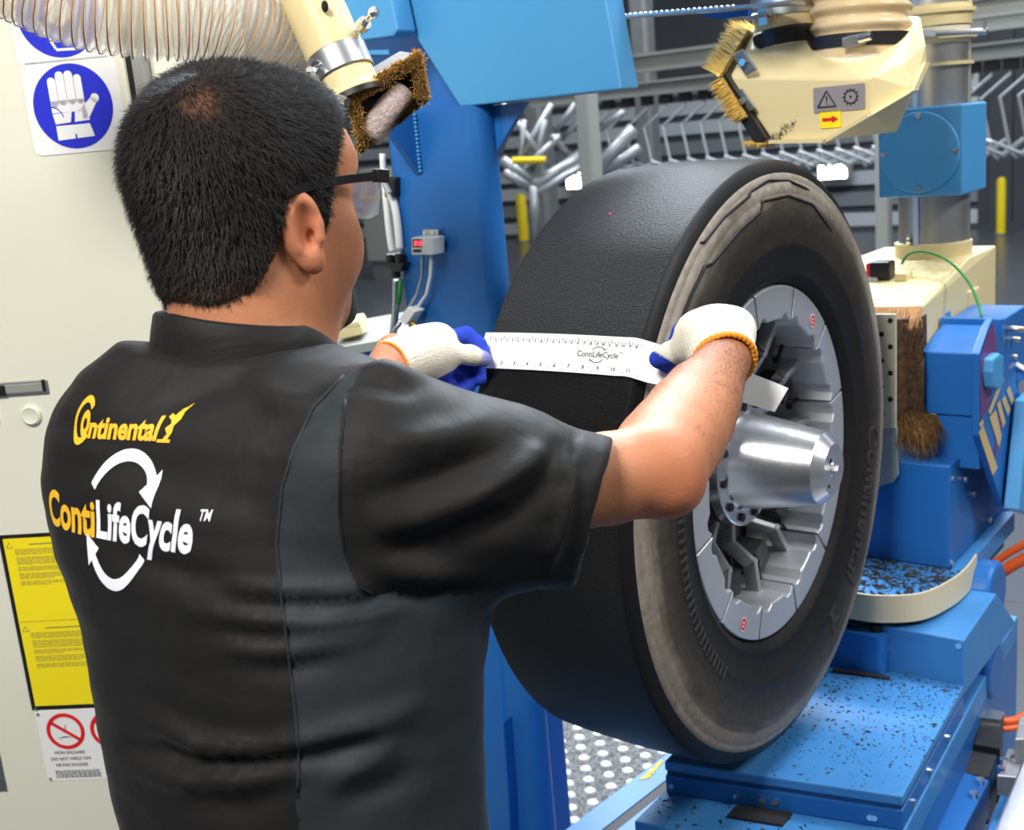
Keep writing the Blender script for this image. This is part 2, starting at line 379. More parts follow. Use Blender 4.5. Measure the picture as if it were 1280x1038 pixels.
# ================================================================ EXPANDING HUB
hub = thing('expanding_hub', 'aluminium expanding hub with twelve rim segments and a conical spindle nose', 'hub', (-.12, 0, -.28))
RI, RO = .229, .2835
for k in range(12):
    t0 = math.radians(12+30*k+.6); t1 = math.radians(12+30*(k+1)-.6); tm = (t0+t1)/2
    mb = MB(); n = 10; vs = []; fs = []
    prof = [(-.135, RO), (-.003, RO), (-.0005, RO-.002), (-.0005, RI+.002), (-.003, RI), (-.135, RI)]
    for i in range(n+1):
        t = t0+(t1-t0)*i/n
        for j, (a, r) in enumerate(prof):
            if j >= 3 and i in (1, 2, 8, 9): r += .010        # cut-outs on the inner edge
            vs.append(polar(r, t, a))
    K = len(prof)
    for i in range(n):
        for q in range(K): fs.append((i*K+q, i*K+(q+1) % K, (i+1)*K+(q+1) % K, (i+1)*K+q))
    fs += [tuple(range(K-1, -1, -1)), tuple(n*K+q for q in range(K))]
    mb.add(vs, fs); sg = mb.build('rim_segment', ALUS, hub, bevel=.0012)
    # guide arm behind each segment
    er = np.array(polar(1, tm, 0)); et = np.array(polar(1, tm+math.pi/2, 0)); ea = np.array([1., 0, 0])
    for sgn in (1,):
        off = et*sgn*.0
        mb = MB(); pts = [er*.112+off*.6+ea*-.078, er*.140+off+ea*-.078, er*.176+off+et*.022+ea*-.050, er*.231+off+et*.022+ea*-.042]
        for p, q in zip(pts[:-1], pts[1:]):
            m_ = (p+q)/2; dd = q-p; nn = np.cross(et, dd)
            nn = nn*(1 if nn[0] > 0 else -1); mb.obox(m_-nn/np.linalg.norm(nn)*.012, dd, et, nn, np.linalg.norm(dd)/2+.004, .0055, .012)
        mb.build('guide_arm', ALUD, hub, bevel=.0015)
    mb = MB(); mb.obox(er*.208+ea*-.092-et*.02, er, et, ea, .022, .020, .026); mb.build('wedge_block', DARK, hub, bevel=.003)
    ts = t0
    mb = MB(); p = np.array(polar(.20, ts, -.062)); mb.cyl(p, p+np.array(polar(.034, ts, 0)), .0035, n=8); mb.cyl(p+ea*-.006, p+ea*.006, .007, n=8)
    mb.build('retaining_spring', BLACK, hub)
mb = MB(); mb.lathe([(-.155, .0), (-.155, .283), (-.14, .283), (-.14, .0)], (0, 0, 0), (1, 0, 0), 64); mb.build('back_plate', DARK, hub, smooth=30)
mb = MB(); mb.lathe([(-.145, .120), (-.090, .120), (-.084, .114), (-.084, 0)], (0, 0, 0), (1, 0, 0), 48); mb.build('hub_body', DARK, hub, smooth=30)
FA = -.050
mb = MB(); mb.lathe([(-.07, .107), (FA-.002, .107), (FA, .105), (FA, 0)], (0, 0, 0), (1, 0, 0), 56); mb.build('flange', ALU, hub, smooth=30)
for k in range(12):
    t = math.radians(30*k+8); mb = MB(); p = np.array(polar(.093, t, FA)); mb.cyl(p-np.array([.003, 0, 0]), p+np.array([.0045, 0, 0]), .0072, n=12); b_ = mb.build('flange_bolt', BLACK, hub)
mb = MB(); mb.lathe([(FA, .082), (FA+.006, .079), (.030, .0665), (.031, .0662), (.078, .0565), (.092, .0415), (.0935, .040), (.0935, 0)], (0, 0, 0), (1, 0, 0), 72); mb.build('spindle_nose', ALU, hub, smooth=25)
mb = MB(); mb.cyl((.0935, 0, 0), (.103, 0, 0), .0085, n=6); mb.cyl((.0935, 0, 0), (.0955, 0, 0), .012, n=20); mb.build('nose_bolt', CHROME, hub)
mb = MB(); mb.cyl((.0932, -.012, .016), (.0942, -.012, .016), .0045, n=12); mb.cyl((.0932, -.02, -.022), (.0942, -.02, -.022), .003, n=12); mb.build('nose_hole', BLACK, hub)
for t, r in ((53, .255), (-123, .262)):                     # round stickers
    t = math.radians(t); er = np.array(polar(1, t, 0)); et = np.array(polar(1, t-math.pi/2, 0)); c = np.array(polar(r, t, 0))
    st = decal('round_sticker', [disc_geo(.0115, 24)], PAPER, c, et, er, .0006, hub)
    decal('sticker_print', [ring_geo(.005, .0095, 0, 2*math.pi, 24), rect_geo(-.003, -.0015, .003, .0015)], SIGNR, c, et, er, .001, st)

# ================================================================ MACHINE FRAME (column, overhead arm)
fr = thing('machine_frame', 'tall blue machine column with welded overhead arm behind the tyre', 'machine frame', (-.66, .06, FLOOR))
c0, c1, cb0, cb1 = -.775, -.538, .0, .06
def rrpoly(a0, a1, b0, b1, r, n=6):
    p = []
    for ca, cb, t in ((a1-r, b0+r, -90), (a1-r, b1-r, 0), (a0+r, b1-r, 90), (a0+r, b0+r, 180)):
        for i in range(n+1):
            q = math.radians(t+90*i/n); p.append((ca+r*math.cos(q), cb+r*math.sin(q)))
    return p
mb = MB(); mb.prism([(a, b, FLOOR) for a, b in rrpoly(c0, c1, cb0, cb1, .026)], (0, 0, .603-FLOOR)); mb.build('column', BLUE, fr, smooth=40)
mb = MB(); mb.box(-.79, -.60, .0565, .13, .585, 1.15); mb.build('column_head', BLUE, fr, bevel=.003)
mb = MB(); mb.prism([(a, b, FLOOR) for a, b in rrpoly(-.80, -.600, -.005, .19, .016)], (0, 0, 1.1)); mb.build('column_foot', BLUE, fr, smooth=40)
mb = MB(); mb.prism([on(594, 935, 1, -.03), on(629, 903, 1, -.03), on(636, 1000, 1, -.03), on(648, 1300, 1, -.03), on(600, 1300, 1, -.03)], (0, .03, 0)); mb.build('foot_bracket', BLUE, fr, bevel=.002)
arm = [on(575, 133, 1, 0), on(777, 113, 1, 0), on(757, 0, 1, 0), on(748, -60, 1, 0), on(455, -60, 1, 0), on(490, 0, 1, 0)]
for p in arm[:2]: p[2] = .6005
mb = MB(); mb.prism(arm, (0, .055, 0)); mb.build('overhead_arm', BLUE2, fr, bevel=.003)
mb = MB(); mb.prism([on(604, 134, 1, .04), on(657, 127, 1, .04), on(616, 198, 1, .04), on(608, 199, 1, .04), on(604, 190, 1, .04)], (0, .012, 0)); mb.build('gusset', BLUE, fr)
mb = MB(); mb.prism([(-.70, 0, .60), (-.70, -.10, .60), (-.70, -.005, .49), (-.70, 0, .49)], (.012, 0, 0)); mb.build('gusset', BLUE, fr)
# weld beads
for pts in ([on(604, y, 1, .034) for y in range(136, 200, 4)], [(-.687, -.004+.0*i, .595-.0072*i) for i in range(15)]):
    mb = MB()
    for i, p in enumerate(pts): mb.ball(p, (.004, .004, .0036), 8)
    mb.build('weld_bead', BLUE2, fr, smooth='all')  # lighter blue paints the highlights along the welds
mb = MB(); mb.prism([on(497, -30, 1, .21), on(497, 108, 1, .21), on(300, 118, 1, .21), on(300, -30, 1, .21)], (0, .03, 0)); mb.build('rear_panel', NAVY, fr)
mb = MB()
for y in (8, 62): mb.prism([on(500, y, 1, .205), on(500, y+6, 1, .205), on(300, y+9, 1, .205), on(300, y+3, 1, .205)], (0, .005, 0))
mb.build('panel_seam', BLUE2, fr)
mb = MB(); mb.prism([on(425, -30, 1, -.06), on(482, -30, 1, -.06), on(497, 38, 1, -.06), on(492, 45, 1, -.06), on(440, 52, 1, -.06)], (0, .05, 0)); mb.build('mounting_plate', BLUE2, fr, bevel=.003)
mb = MB(); mb.box(-.33, -.05, .10, .16, .78, .84); mb.cyl((-.33, .13, .83), (-.05, .13, .83), .012); mb.build('cross_tube', BLUE, fr)

# perforated galvanised tray strip and blue bracket, seen above the tyre
mb = MB(); p0 = on(770, 22, 1, .30); p1 = on(930, 9, 1, .30)
mb.obox((p0+p1)/2, p1-p0, (0, 1, 0), (0, 0, 1), np.linalg.norm(p1-p0)/2+.1, .03, .0025)
for i in range(24):
    c = p0+(p1-p0)*(i+.5)/24; mb.ball(c+np.array([0, -.03, 0]), .0045, 6)
mb.build('cable_tray', GALV, fr)
mb = MB(); mb.prism([on(870, 20, 1, .33), on(935, 12, 1, .33), on(935, 20, 1, .33), on(905, 24, 1, .33)], (0, .02, 0)); mb.build('tray_bracket', BLUE, fr)
# ================================================================ SENSOR ON THE COLUMN
se = thing('digital_sensor', 'small white digital pressure sensor with red display on the blue column', 'sensor', on(530, 320, 1, -.03))
def pbox(x0, y0, x1, y1, b, th, mb=None):
    mb = mb or MB(); mb.prism([on(x0, y0, 1, b), on(x1, y0-.1*(x1-x0)*0, 1, b), on(x1, y1, 1, b), on(x0, y1, 1, b)], (0, th, 0)); return mb
pbox(528, 287, 548, 318, -.012, .012).build('back_bracket', GALV, se, bevel=.001)
pbox(514, 297, 542, 319, -.042, .032).build('housing', mat('sensor_grey', (.62, .66, .68), .4), se, bevel=.002)
pbox(515.5, 299, 527.5, 309.5, -.0425, .001).build('display_window', BLACK, se)
LED = mat('red_display', (.5, .02, .03), .4, emit=((1, .05, .07), 1.6))
for x in (517.5, 523): pbox(x, 301, x+4, 307.5, -.0432, .0006).build('display_digit', LED, se)
for x in (516, 519.5, 523): pbox(x, 312, x+3, 315.5, -.0435, .002).build('button', BLACK, se)
for x in (531, 541): 
    mb = MB(); c = on(x, 291, 1, -.0125); mb.cyl(c, c+np.array([0, -.002, 0]), .0035, n=8); mb.build('screw', CHROME, se)
for nm, pts in (('sensor_cable', [(528, 319), (528, 345), (521, 368), (511, 385), (505, 398)]), ('sensor_cable', [(539, 319), (538, 345), (533, 368), (523, 383), (514, 394)])):
    mb = MB(); P = [on(x, y, 1, -.025+.01*i/4) for i, (x, y) in enumerate(pts)]
    pp = []
    for i in range(len(P)-1):
        for q in range(4): pp.append(P[i]+(P[i+1]-P[i])*q/4)
    pp.append(P[-1]); mb.tube(pp, .0032, 8); mb.build(nm, GALV if pts[0][0] == 528 else WHITE, se, smooth='all')
va = thing('valve_connector', 'white pneumatic connector block with brass elbow below the digital sensor', 'connector', on(508, 402, 1, -.03))
mb = MB(); mb.prism([on(497, 400, 1, -.04), on(509, 384, 1, -.04), on(519, 390, 1, -.04), on(507, 407, 1, -.04)], (0, .03, 0)); mb.build('body', WHITE, va, bevel=.002)
mb = MB(); mb.tube([on(513, 402, 1, -.03), on(518, 406, 1, -.035), on(524, 416, 1, -.035)], .0055, 8); mb.build('elbow', BRASS, va, smooth='all')
mb = MB(); mb.tube([on(500, 404, 1, -.03), on(492, 414, 1, -.03), on(487, 425, 1, -.03), on(480, 448, 1, -.03)], .005, 8); mb.build('lower_hose', GALV, va, smooth='all')
# air hoses left of the column
for i, (nm, lab, pts, r, mt) in enumerate((
        ('air_hose', 'white air hose running down beside the blue column, joined at the black coupling', [(477, 180), (481, 240), (487, 300), (491, 318)], .006, WHITE),
        ('air_hose', 'white air hose curving out of the black clamp beside the blue column', [(482, 232), (493, 252), (498, 285), (500, 318)], .0075, WHITE),
        ('lower_hose', 'grey hose with a green wire below the black coupling', [(495, 345), (495, 370), (494, 395), (490, 430), (486, 450)], .0075, GALV))):
    P = [on(x, y, 1, -.01) for x, y in pts]; P[0] = P[0]; pp = []
    for k in range(len(P)-1):
        for q in range(5): pp.append(P[k]+(P[k+1]-P[k])*q/5)
    pp.append(P[-1]); pp = [sum(pp[max(0, k-2):k+3])/len(pp[max(0, k-2):k+3]) for k in range(len(pp))]
    mb = MB(); mb.tube(pp, r, 10); o = mb.build(nm, mt, None, smooth='all'); tag(o, lab, 'hose', 'air hoses beside the column')
cp = thing('hose_coupling', 'black Y shaped hose coupling between the white air hoses', 'coupling', on(495, 345, 1, -.01))
mb = MB(); mb.cyl(on(489, 318, 1, -.012), on(489, 330, 1, -.012), .010); mb.cyl(on(500, 317, 1, -.012), on(500, 331, 1, -.012), .010); mb.prism([on(484, 329, 1, -.022), on(505, 329, 1, -.022), on(500, 340, 1, -.022), on(490, 340, 1, -.022)], (0, .02, 0)); mb.build('y_body', BLACK, cp, bevel=.001)
mb = MB(); mb.cyl(on(495, 338, 1, -.012), on(495, 346, 1, -.012), .009); mb.build('collar', BLACK, cp)
cl = thing('hose_clamp', 'black plastic hose clamp on the edge of the blue column', 'clamp', on(483, 240, 1, -.01))
pbox(476, 222, 494, 247, -.015, .02).build('clamp_block', BLACK, cl, bevel=.003)
mb = MB(); mb.tube([on(481, 229, 1, -.03), on(487, 241, 1, -.03)], .006, 8); mb.build('clamp_pin', GALV, cl)
mb = MB(); mb.tube([on(501, 349, 1, -.012), on(500, 365, 1, -.016), on(498, 380, 1, -.012)], .0045, 8); tag(mb.build('green_hose', GREEN, None, smooth='all'), 'short green hose beside the grey hose below the coupling', 'hose')

# ================================================================ PRESENTLY PARKED SUCTION HEAD (upper left)
def bristles(name, path, width_v, length_v, material, parent, n=500, rad=.0016, jit=.25):
    """tufts standing on a path; width_v spreads them, length_v is their direction"""
    mb = MB(); path = [np.array(p, float) for p in path]; wv = np.array(width_v, float); lv = np.array(length_v, float); L = np.linalg.norm(lv)
    seg = [np.linalg.norm(path[i+1]-path[i]) for i in range(len(path)-1)]; tot = sum(seg)
    for i in range(n):
        s = random.random()*tot; k = 0
        while k < len(seg)-1 and s > seg[k]: s -= seg[k]; k += 1
        p = path[k]+(path[k+1]-path[k])*min(1, s/seg[k])+wv*(random.random()-.5)
        e = p+lv*(.85+.3*random.random())+np.array([random.gauss(0, 1) for _ in range(3)])*L*jit*.35
        d, u, v = mb.frame(e-p)
        vs = [p+rad*u, p-rad*.5*u+rad*.87*v, p-rad*.5*u-rad*.87*v, e]
        mb.add(vs, [(0, 1, 3), (1, 2, 3), (2, 0, 3)])
    return mb.build(name, material, parent, kind='stuff')
D1 = 1.62
sn = thing('suction_head', 'cream suction pipe with golden brush frame and pale grinding roller', 'suction head', mp(470, 150, D1))
pa, pb = mp(372, -40, D1), mp(424, 78, D1); ax = (pb-pa)/np.linalg.norm(pb-pa)
mb = MB(); mb.lathe([(0, .0415), (np.linalg.norm(pb-pa), .0415), (np.linalg.norm(pb-pa), .038)], pa, ax, 40); mb.build('pipe', CREAM, sn, smooth=30)
mb = MB(); q0 = mp(419, 66, D1); mb.lathe([(0, .0422), (.0015, .0435), (.033, .0435), (.0345, .0422)], q0, ax, 40); mb.build('clamp_band', GALV, sn, smooth=30)
q1 = q0+ax*.034
mb = MB(); mb.lathe([(0, .0400), (.022, .0400), (.030, .046), (.034, .046), (.034, 0)], q1, ax, 40); mb.build('outlet_ring', CREAM, sn, smooth=30)
mb = MB(); mb.lathe([(.034, .048), (.042, .048), (.042, 0)], q1, ax, 40); mb.build('rubber_seal', BLACK, sn, smooth=30)
for c, d_ in (((455, 30), (12, -14)), ((398, 84), (-10, 6))):
    mb = MB(); c3 = mp(c[0], c[1], D1-.03); e3 = mp(c[0]+d_[0], c[1]+d_[1], D1-.05)
    mb.tube([c3-(e3-c3)*.4, e3], .004, 8); mb.ball(e3, .008, 8); mb.cyl(c3-(e3-c3)*.3, c3+(e3-c3)*.15, .010, n=8); mb.ball(c3-(e3-c3)*.55, .007, 8); mb.build('wing_bolt', CHROME, sn, smooth=40)
mb = MB(); mb.ball(mp(406, 8, D1-.047), (.007, .002, .008), 10); mb.build('pipe_hole', BLACK, sn)
hp = [mp(436, 116, D1), mp(524, 66, D1+.02), mp(534, 124, D1+.03), mp(450, 190, D1+.01)]
bk = [p+np.array([-.02, .06, .05]) for p in hp]
bk = [mp(x, y, D1+.075) for x, y in ((432, 104), (500, 64), (512, 108), (446, 165))]
mb = MB(); mb.hull([h*.96+sum(hp)/4*.04+np.array([0, .012, .0]) for h in hp]+bk); mb.build('hood_shell', STEELP, sn)
mb = MB(); mb.hull([h*.9+sum(hp)/4*.1+np.array([0, .005, .0]) for h in hp]+[h*.9+sum(hp)/4*.1+np.array([0, .014, .0]) for h in hp]); mb.build('hood_back', DARK, sn)
r0, r1 = mp(459, 172, D1-.005), mp(506, 112, D1+.01); rd = (r1-r0)
pts = [r0+rd*t for t in (-.04, 0, .03, .06, .94, .97, 1, 1.04)]
mb = MB(); mb.tube(pts, [.004, .014, .018, .020, .020, .018, .014, .004], 20)
mb.build('grinding_roller', mat('pale_grinding_roller', s2l(190, 176, 172), .9, noise=(180, .6, s2l(120, 96, 90)), bump=(300, 1.0)), sn, smooth='all')
def strip(p, q, inward, depth, mat_, n, lab=None):
    p = np.array(p); q = np.array(q); out = np.array(mp(490, 125, D1-.05))-np.array(mp(490, 125, D1))
    mb = MB(); mb.hull([p, q, p+inward, q+inward, p-out*.5, q-out*.5, p+inward-out*.5, q+inward-out*.5]); mb.build('brush_holder', mat_, sn)
    bristles('brush_bristles', [p+inward*.5, q+inward*.5], inward*1.2, out*depth, mat_, sn, n)
cen = sum(hp)/4
BRUSHD = mat('dark_bristle', s2l(92, 70, 30), .8, noise=(120, .7, s2l(50, 36, 16)))
strip(hp[0], hp[1], (cen-(hp[0]+hp[1])/2)*.42, .8, BRUSHG, 2200)
strip(hp[1], hp[2], (cen-(hp[1]+hp[2])/2)*.24, .8, BRUSHG, 1300)
strip(hp[2], hp[3], (cen-(hp[2]+hp[3])/2)*.30, .6, BRUSHD, 1600)
strip(hp[3], hp[0], (cen-(hp[3]+hp[0])/2)*.22, .8, BRUSHG, 1000)
mb = MB(); mb.tube([mp(424, 122, D1-.04), mp(434, 128, D1-.05)], .006, 8); mb.build('clip', CHROME, sn)
# clear spiral hose across the upper left corner
ho = thing('spiral_hose', 'clear corrugated plastic hose with a spiral wire across the white cabinet', 'hose', mp(200, 60, 1.55))
HP = [(-80, -55), (10, -22), (90, 14), (170, 30), (250, 36), (306, 56), (345, 92), (372, 140)]
def spline(P, n):
    P = [np.array(p, float) for p in P]; out = []
    for i in range(len(P)-1):
        p0 = P[max(i-1, 0)]; p1 = P[i]; p2 = P[i+1]; p3 = P[min(i+2, len(P)-1)]
        for q in range(n):
            t = q/n; out.append(.5*((2*p1)+(-p0+p2)*t+(2*p0-5*p1+4*p2-p3)*t*t+(-p0+3*p1-3*p2+p3)*t**3))
    out.append(P[-1]); return out
HD = [1.50, 1.53, 1.55, 1.57, 1.60, 1.64, 1.70, 1.78]
HC = spline([mp(x, y-20, d) for (x, y), d in zip(HP, HD)], 90)
L = np.concatenate([[0], np.cumsum([np.linalg.norm(HC[i+1]-HC[i]) for i in range(len(HC)-1)])])
RH = .064; PIT = .0128
rs = [RH+.0018*math.cos(2*math.pi*l/PIT) for l in L]
mb = MB(); mb.tube(HC, rs, 28, cap=False)
HOSEM = mat('clear_hose_plastic', (.90, .86, .74), .15, alpha=.34, spec=.8)
mb.build('clear_wall', HOSEM, ho, smooth='all')
mb = MB(); mb.tube(HC, [r-.004 for r in rs], 24, cap=False); mb.build('inner_wall', mat('clear_hose_inner', (.84, .79, .66), .25, alpha=.30, spec=.6), ho, smooth='all')
mb = MB(); d_, u, v = mb.frame(HC[1]-HC[0]); pts = []
n = int(L[-1]/PIT*18)
for i in range(n):
    l = L[-1]*i/n; k = min(np.searchsorted(L, l, 'right')-1, len(HC)-2); f = (l-L[k])/(L[k+1]-L[k]); c = HC[k]*(1-f)+HC[k+1]*f
    t = HC[k+1]-HC[k]; t /= np.linalg.norm(t); u = u-(u @ t)*t; u /= np.linalg.norm(u); v = np.cross(t, u)
    ph = 2*math.pi*l/PIT; pts.append(c+(RH+.0025)*(math.cos(ph)*u+math.sin(ph)*v))
mb.tube(pts, .0012, 6); mb.build('spiral_wire', mat('tan_spiral_wire', s2l(186, 148, 104), .4), ho, smooth='all')
# ================================================================ DUST HOOD (upper right)
dh = thing('dust_hood', 'cream dust extraction hood with golden brushes above the tyre', 'dust hood', on(1000, 178, 1, .30))
HB = .30
fpx = [(912, 97), (1089, 98), (1089, 142), (1034, 175.5), (966, 177)]
F_ = [on(x, y, 1, HB) for x, y in fpx]
Rr = [on(1132, 79, 1, HB+.06), on(1157, 56, 1, HB+.12), on(1142, 112, 1, HB+.06), on(1158, 78, 1, HB+.12)]
top = [on(938, 62, 1, HB+.05), on(948, 20, 1, HB+.16), on(1150, 20, 1, HB+.2), on(1140, 38, 1, HB+.12)]
bot = [F_[4]+np.array([.02, .2, 0]), F_[3]+np.array([.05, .2, 0]), F_[0]+np.array([.03, .2, 0.03])]
mb = MB(); mb.hull(F_+Rr+top+bot); mb.build('hood_body', CREAM, dh, bevel=.004)
# folded flange along the lower right edge
mb = MB(); e = [on(966, 177, 1, HB-.004), on(1034, 176, 1, HB-.004), on(1090, 143, 1, HB-.004), on(1143, 112, 1, HB+.055), on(1157, 80, 1, HB+.115)]
for p, q in zip(e[:-1], e[1:]):
    mb.obox((p+q)/2, q-p, np.array([0, 1, 0]), np.cross(q-p, (0, 1, 0)), np.linalg.norm(q-p)/2+.003, .012, .003)
mb.build('folded_flange', CREAM, dh)
u_ = on(1060, 120, 1, HB)-on(1020, 120, 1, HB); u_ = np.array([1., 0, 0]); v_ = np.array([0, 0, 1.])
c = on(1049, 123, 1, HB)
lb = decal('warning_plate', [rrect_geo(-.045, -.021, .045, .021, .003)], mat('brushed_plate', (.34, .31, .32), .4, .3), c, u_, v_, .002, dh, thick=.0015)
tri = [sh(poly_geo([(-.016, -.012), (.016, -.012), (.016, -.0095), (-.016, -.0095)]), -.019, 0)]
def line(x0, y0, x1, y1, wd):
    d = np.array([x1-x0, y1-y0]); L_ = np.linalg.norm(d); n = np.array([-d[1], d[0]])/L_*wd/2
    return poly_geo([np.array([x0, y0])-n, np.array([x1, y1])-n, np.array([x1, y1])+n, np.array([x0, y0])+n])
g = [line(-.037, -.012, -.005, -.012, .0022), line(-.037, -.012, -.021, .014, .0022), line(-.005, -.012, -.021, .014, .0022), line(-.021, -.003, -.021, .006, .0022), line(-.021, -.0085, -.021, -.0065, .0022)]
g += [ring_geo(.0095, .0112, 0, 2*math.pi, 28), ring_geo(0.0005, .002, 0, 2*math.pi, 10)]
g = [g[i] if i < 5 else sh(g[i], .021, .001) for i in range(len(g))]
g += [sh(rect_geo(-.0012, .0112, .0012, .0138), .021, .001, rot=2*math.pi*k/12) for k in range(12)]
decal('warning_print', g, INK, c, u_, v_, .0035, lb)
c2 = on(1038.5, 149, 1, HB)
ya = decal('direction_sticker', [rrect_geo(-.0185, -.0145, .0185, .0145, .002)], SIGNY, c2, u_, v_, .002, dh, thick=.001)
decal('arrow_print', [rect_geo(-.014, -.0025, .004, .0025), poly_geo([(.003, -.006), (.014, 0), (.003, .006)])], SIGNR, c2, u_, v_, .0035, ya)
# rotated mounting clips on the left edge and brush rows
for x, y in ((930, 127), (931, 78)):
    mb = MB(); c3 = on(x, y, 1, HB-.01); mb.obox(c3, on(x+14, y+20, 1, HB-.01)-c3, on(x+14, y-9, 1, HB-.02)-c3, (0, 1, 0), .022, .014, .004); ck = mb.build('clip_plate', STEELP, dh, bevel=.002)
    mb = MB(); mb.cyl(c3+np.array([0, -.004, 0]), c3+np.array([0, -.012, 0]), .0065, n=6); mb.build('clip_screw', CHROME, dh)
e0, e1, e2 = on(944, 38, 1, HB+.12), on(908, 96, 1, HB-.005), on(958, 176, 1, HB-.005)
mb = MB()
for p, q, w_ in ((e1, e2, .011), (e0, e1, .010)):
    mb.obox((p+q)/2+np.array([-.006, 0, 0]), q-p, (0, 1, 0), np.cross(q-p, (0, 1, 0)), np.linalg.norm(q-p)/2, .012, w_)
mb.build('brush_rail', BLACK, dh)
lv = on(890, 112, 1, HB-.02)-on(911, 100, 1, HB-.01)
bristles('brush_bristles', [e1+(e2-e1)*.02, e1+(e2-e1)*.62], (0, .06, 0), lv*.75, BRUSHG, dh, 1100, .0018)
bristles('brush_bristles', [e0, e1], (0, .06, 0), (on(893, 48, 1, HB+.08)-on(918, 62, 1, HB+.06))*.85, BRUSHG, dh, 1100, .0018)
bristles('brush_bristles', [on(938, 176, 1, HB), on(962, 179, 1, HB)], (0, .06, 0), (-.004, 0, -.008), BRUSHG, dh, 250, .0018)
# pipe sockets on top of the hood
s0 = on(983, 52, 1, HB+.10); sax = np.array([-.10, .06, 1.])
mb = MB(); mb.lathe([(-.01, .056), (.004, .058), (.016, .058), (.02, .054)], s0, sax, 40); mb.build('rubber_seal', BLACK, dh, smooth=30)
mb = MB(); mb.lathe([(.015, .0535), (.07, .0535)], s0, sax, 40); mb.build('pipe_stub', CREAM, dh, smooth=30)
mb = MB(); mb.lathe([(.04, .0545), (.04, .056), (.3, .056)], s0, sax, 40); mb.build('clamp_sleeve', GALV, dh, smooth=30)
mb = MB(); c3 = on(953, 20, 1, HB+.04); mb.tube([c3+np.array([-.025, -.01, -.002]), c3+np.array([.02, -.012, .002])], .005, 8); mb.obox(c3+np.array([.006, -.004, 0]), (1, 0, 0), (0, 1, 0), (0, 0, 1), .008, .008, .016); mb.build('wing_bolt', CHROME, dh)
h0 = on(1075, 40, 1, HB+.13); hax = np.array([.02, .05, 1.])
mb = MB(); prof = [(-.045, .090)]+[(-.02+.002*i, .0835+.0045*math.cos(2*math.pi*i/14)) for i in range(160)]; mb.lathe(prof, h0, hax, 48); mb.build('hose_end', mat('tan_hose_plastic', s2l(222, 196, 150), .25, alpha=.85, spec=.7), dh, smooth='all')
mb = MB(); mb.lathe([(-.03, .088), (-.03, .0915), (-.008, .0915), (-.008, .088)], h0, hax, 48); mb.build('hose_clamp_band', BLACK, dh, smooth=30)
mb = MB(); c3 = on(1068, 51, 1, HB+.03); mb.obox(c3, (1, 0, .12), (0, 1, 0), (0, 0, 1), .019, .007, .0085); mb.cyl(c3+np.array([.01, -.008, .002]), c3+np.array([.032, -.008, .005]), .0075, n=12); mb.build('clamp_screw', CHROME, dh, bevel=.001)
o = bristles('rubber_dust', [on(962, 172, 1, HB-.003), on(985, 165, 1, HB-.003)], (.05, .0, .045), (.001, -.002, 0), RUBBERB, dh, 160, .0012, 1.5)

# ================================================================ EXHAUST DUCT
BD = 1.05
du = thing('exhaust_duct', 'tall metal exhaust duct with cream clamp rings and a blue inspection box', 'duct', on(1168, 308, 1, BD))
cx = (on(1125, 250, 1, BD)+on(1209, 250, 1, BD))/2; RD = (on(1209, 250, 1, BD)-on(1125, 250, 1, BD))[0]/2
zt = lambda y: on(1167, y, 1, BD)[2]
SHEET = mat('duct_sheet_metal', (.42, .42, .42), .35, .75, noise=(5, .6, (.55, .54, .50)))
mb = MB(); mb.cyl((cx[0], cx[1], zt(312)), (cx[0], cx[1], zt(-80)), RD, n=48, cap=False); mb.build('pipe', SHEET, du, smooth='all')
for t in (-100, 10, 130):
    mb = MB(); t = math.radians(t); p = np.array([cx[0]+RD*math.cos(t), cx[1]+RD*math.sin(t), 0]); mb.obox(p+np.array([0, 0, (zt(312)+zt(-20))/2]), (math.cos(t), math.sin(t), 0), (-math.sin(t), math.cos(t), 0), (0, 0, 1), .004, .006, (zt(-20)-zt(312))/2); mb.build('seam_strip', GALV, du)
for y, h, ex, mt in ((8, 26, .006, CREAM), (14, 5, .014, CREAM), (46, 5, .016, CREAM), (80, 4, .010, CREAM), (36, 20, .004, mat('ivory_paint', s2l(225, 218, 196), .4))):
    mb = MB(); mb.lathe([(zt(y+h)-zt(y), RD), (zt(y+h)-zt(y), RD+ex), (0, RD+ex), (0, RD)], (cx[0], cx[1], zt(y)), (0, 0, 1), 48); mb.build('clamp_ring', mt, du, smooth=30)
mb = MB(); c3 = np.array([cx[0]+.02, cx[1]-RD-.02, zt(44)]); mb.obox(c3, (1, 0, -.1), (0, 1, 0), (0, 0, 1), .02, .012, .006); mb.tube([c3, c3+np.array([.12, .0, -.01])], .006, 8); mb.cyl(c3+np.array([.115, 0, -.012]), c3+np.array([.115, 0, .012]), .004, n=8); mb.build('clamp_lever', GALV, du)
f0, f1, f2, f3 = on(1097, 132, 1, BD-.12), on(1203.5, 130, 1, BD-.12), on(1204.5, 244, 1, BD-.12), on(1098, 246, 1, BD-.12)
mb = MB(); mb.box(f0[0], f1[0], BD-.12, BD+.06, f2[2], f1[2]); mb.build('inspection_box', BLUE2, du, bevel=.004)
cc = np.array([(f0[0]+f1[0])/2, BD-.12, (f1[2]+f2[2])/2]); rc = (f1[0]-f0[0])*.475
mb = MB(); mb.lathe([(0, rc), (.005, rc), (.007, rc-.002), (.007, 0)], cc, (0, -1, 0), 64); mb.build('round_cover', BLUE2, du, smooth=30)
for k in range(4):
    t = math.pi/2*k; mb = MB(); p = cc+np.array([rc*.9*math.cos(t), -.007, rc*.9*math.sin(t)]); mb.cyl(p, p+np.array([0, -.005, 0]), .0075, .006, n=10); mb.build('cover_screw', CHROME, du)
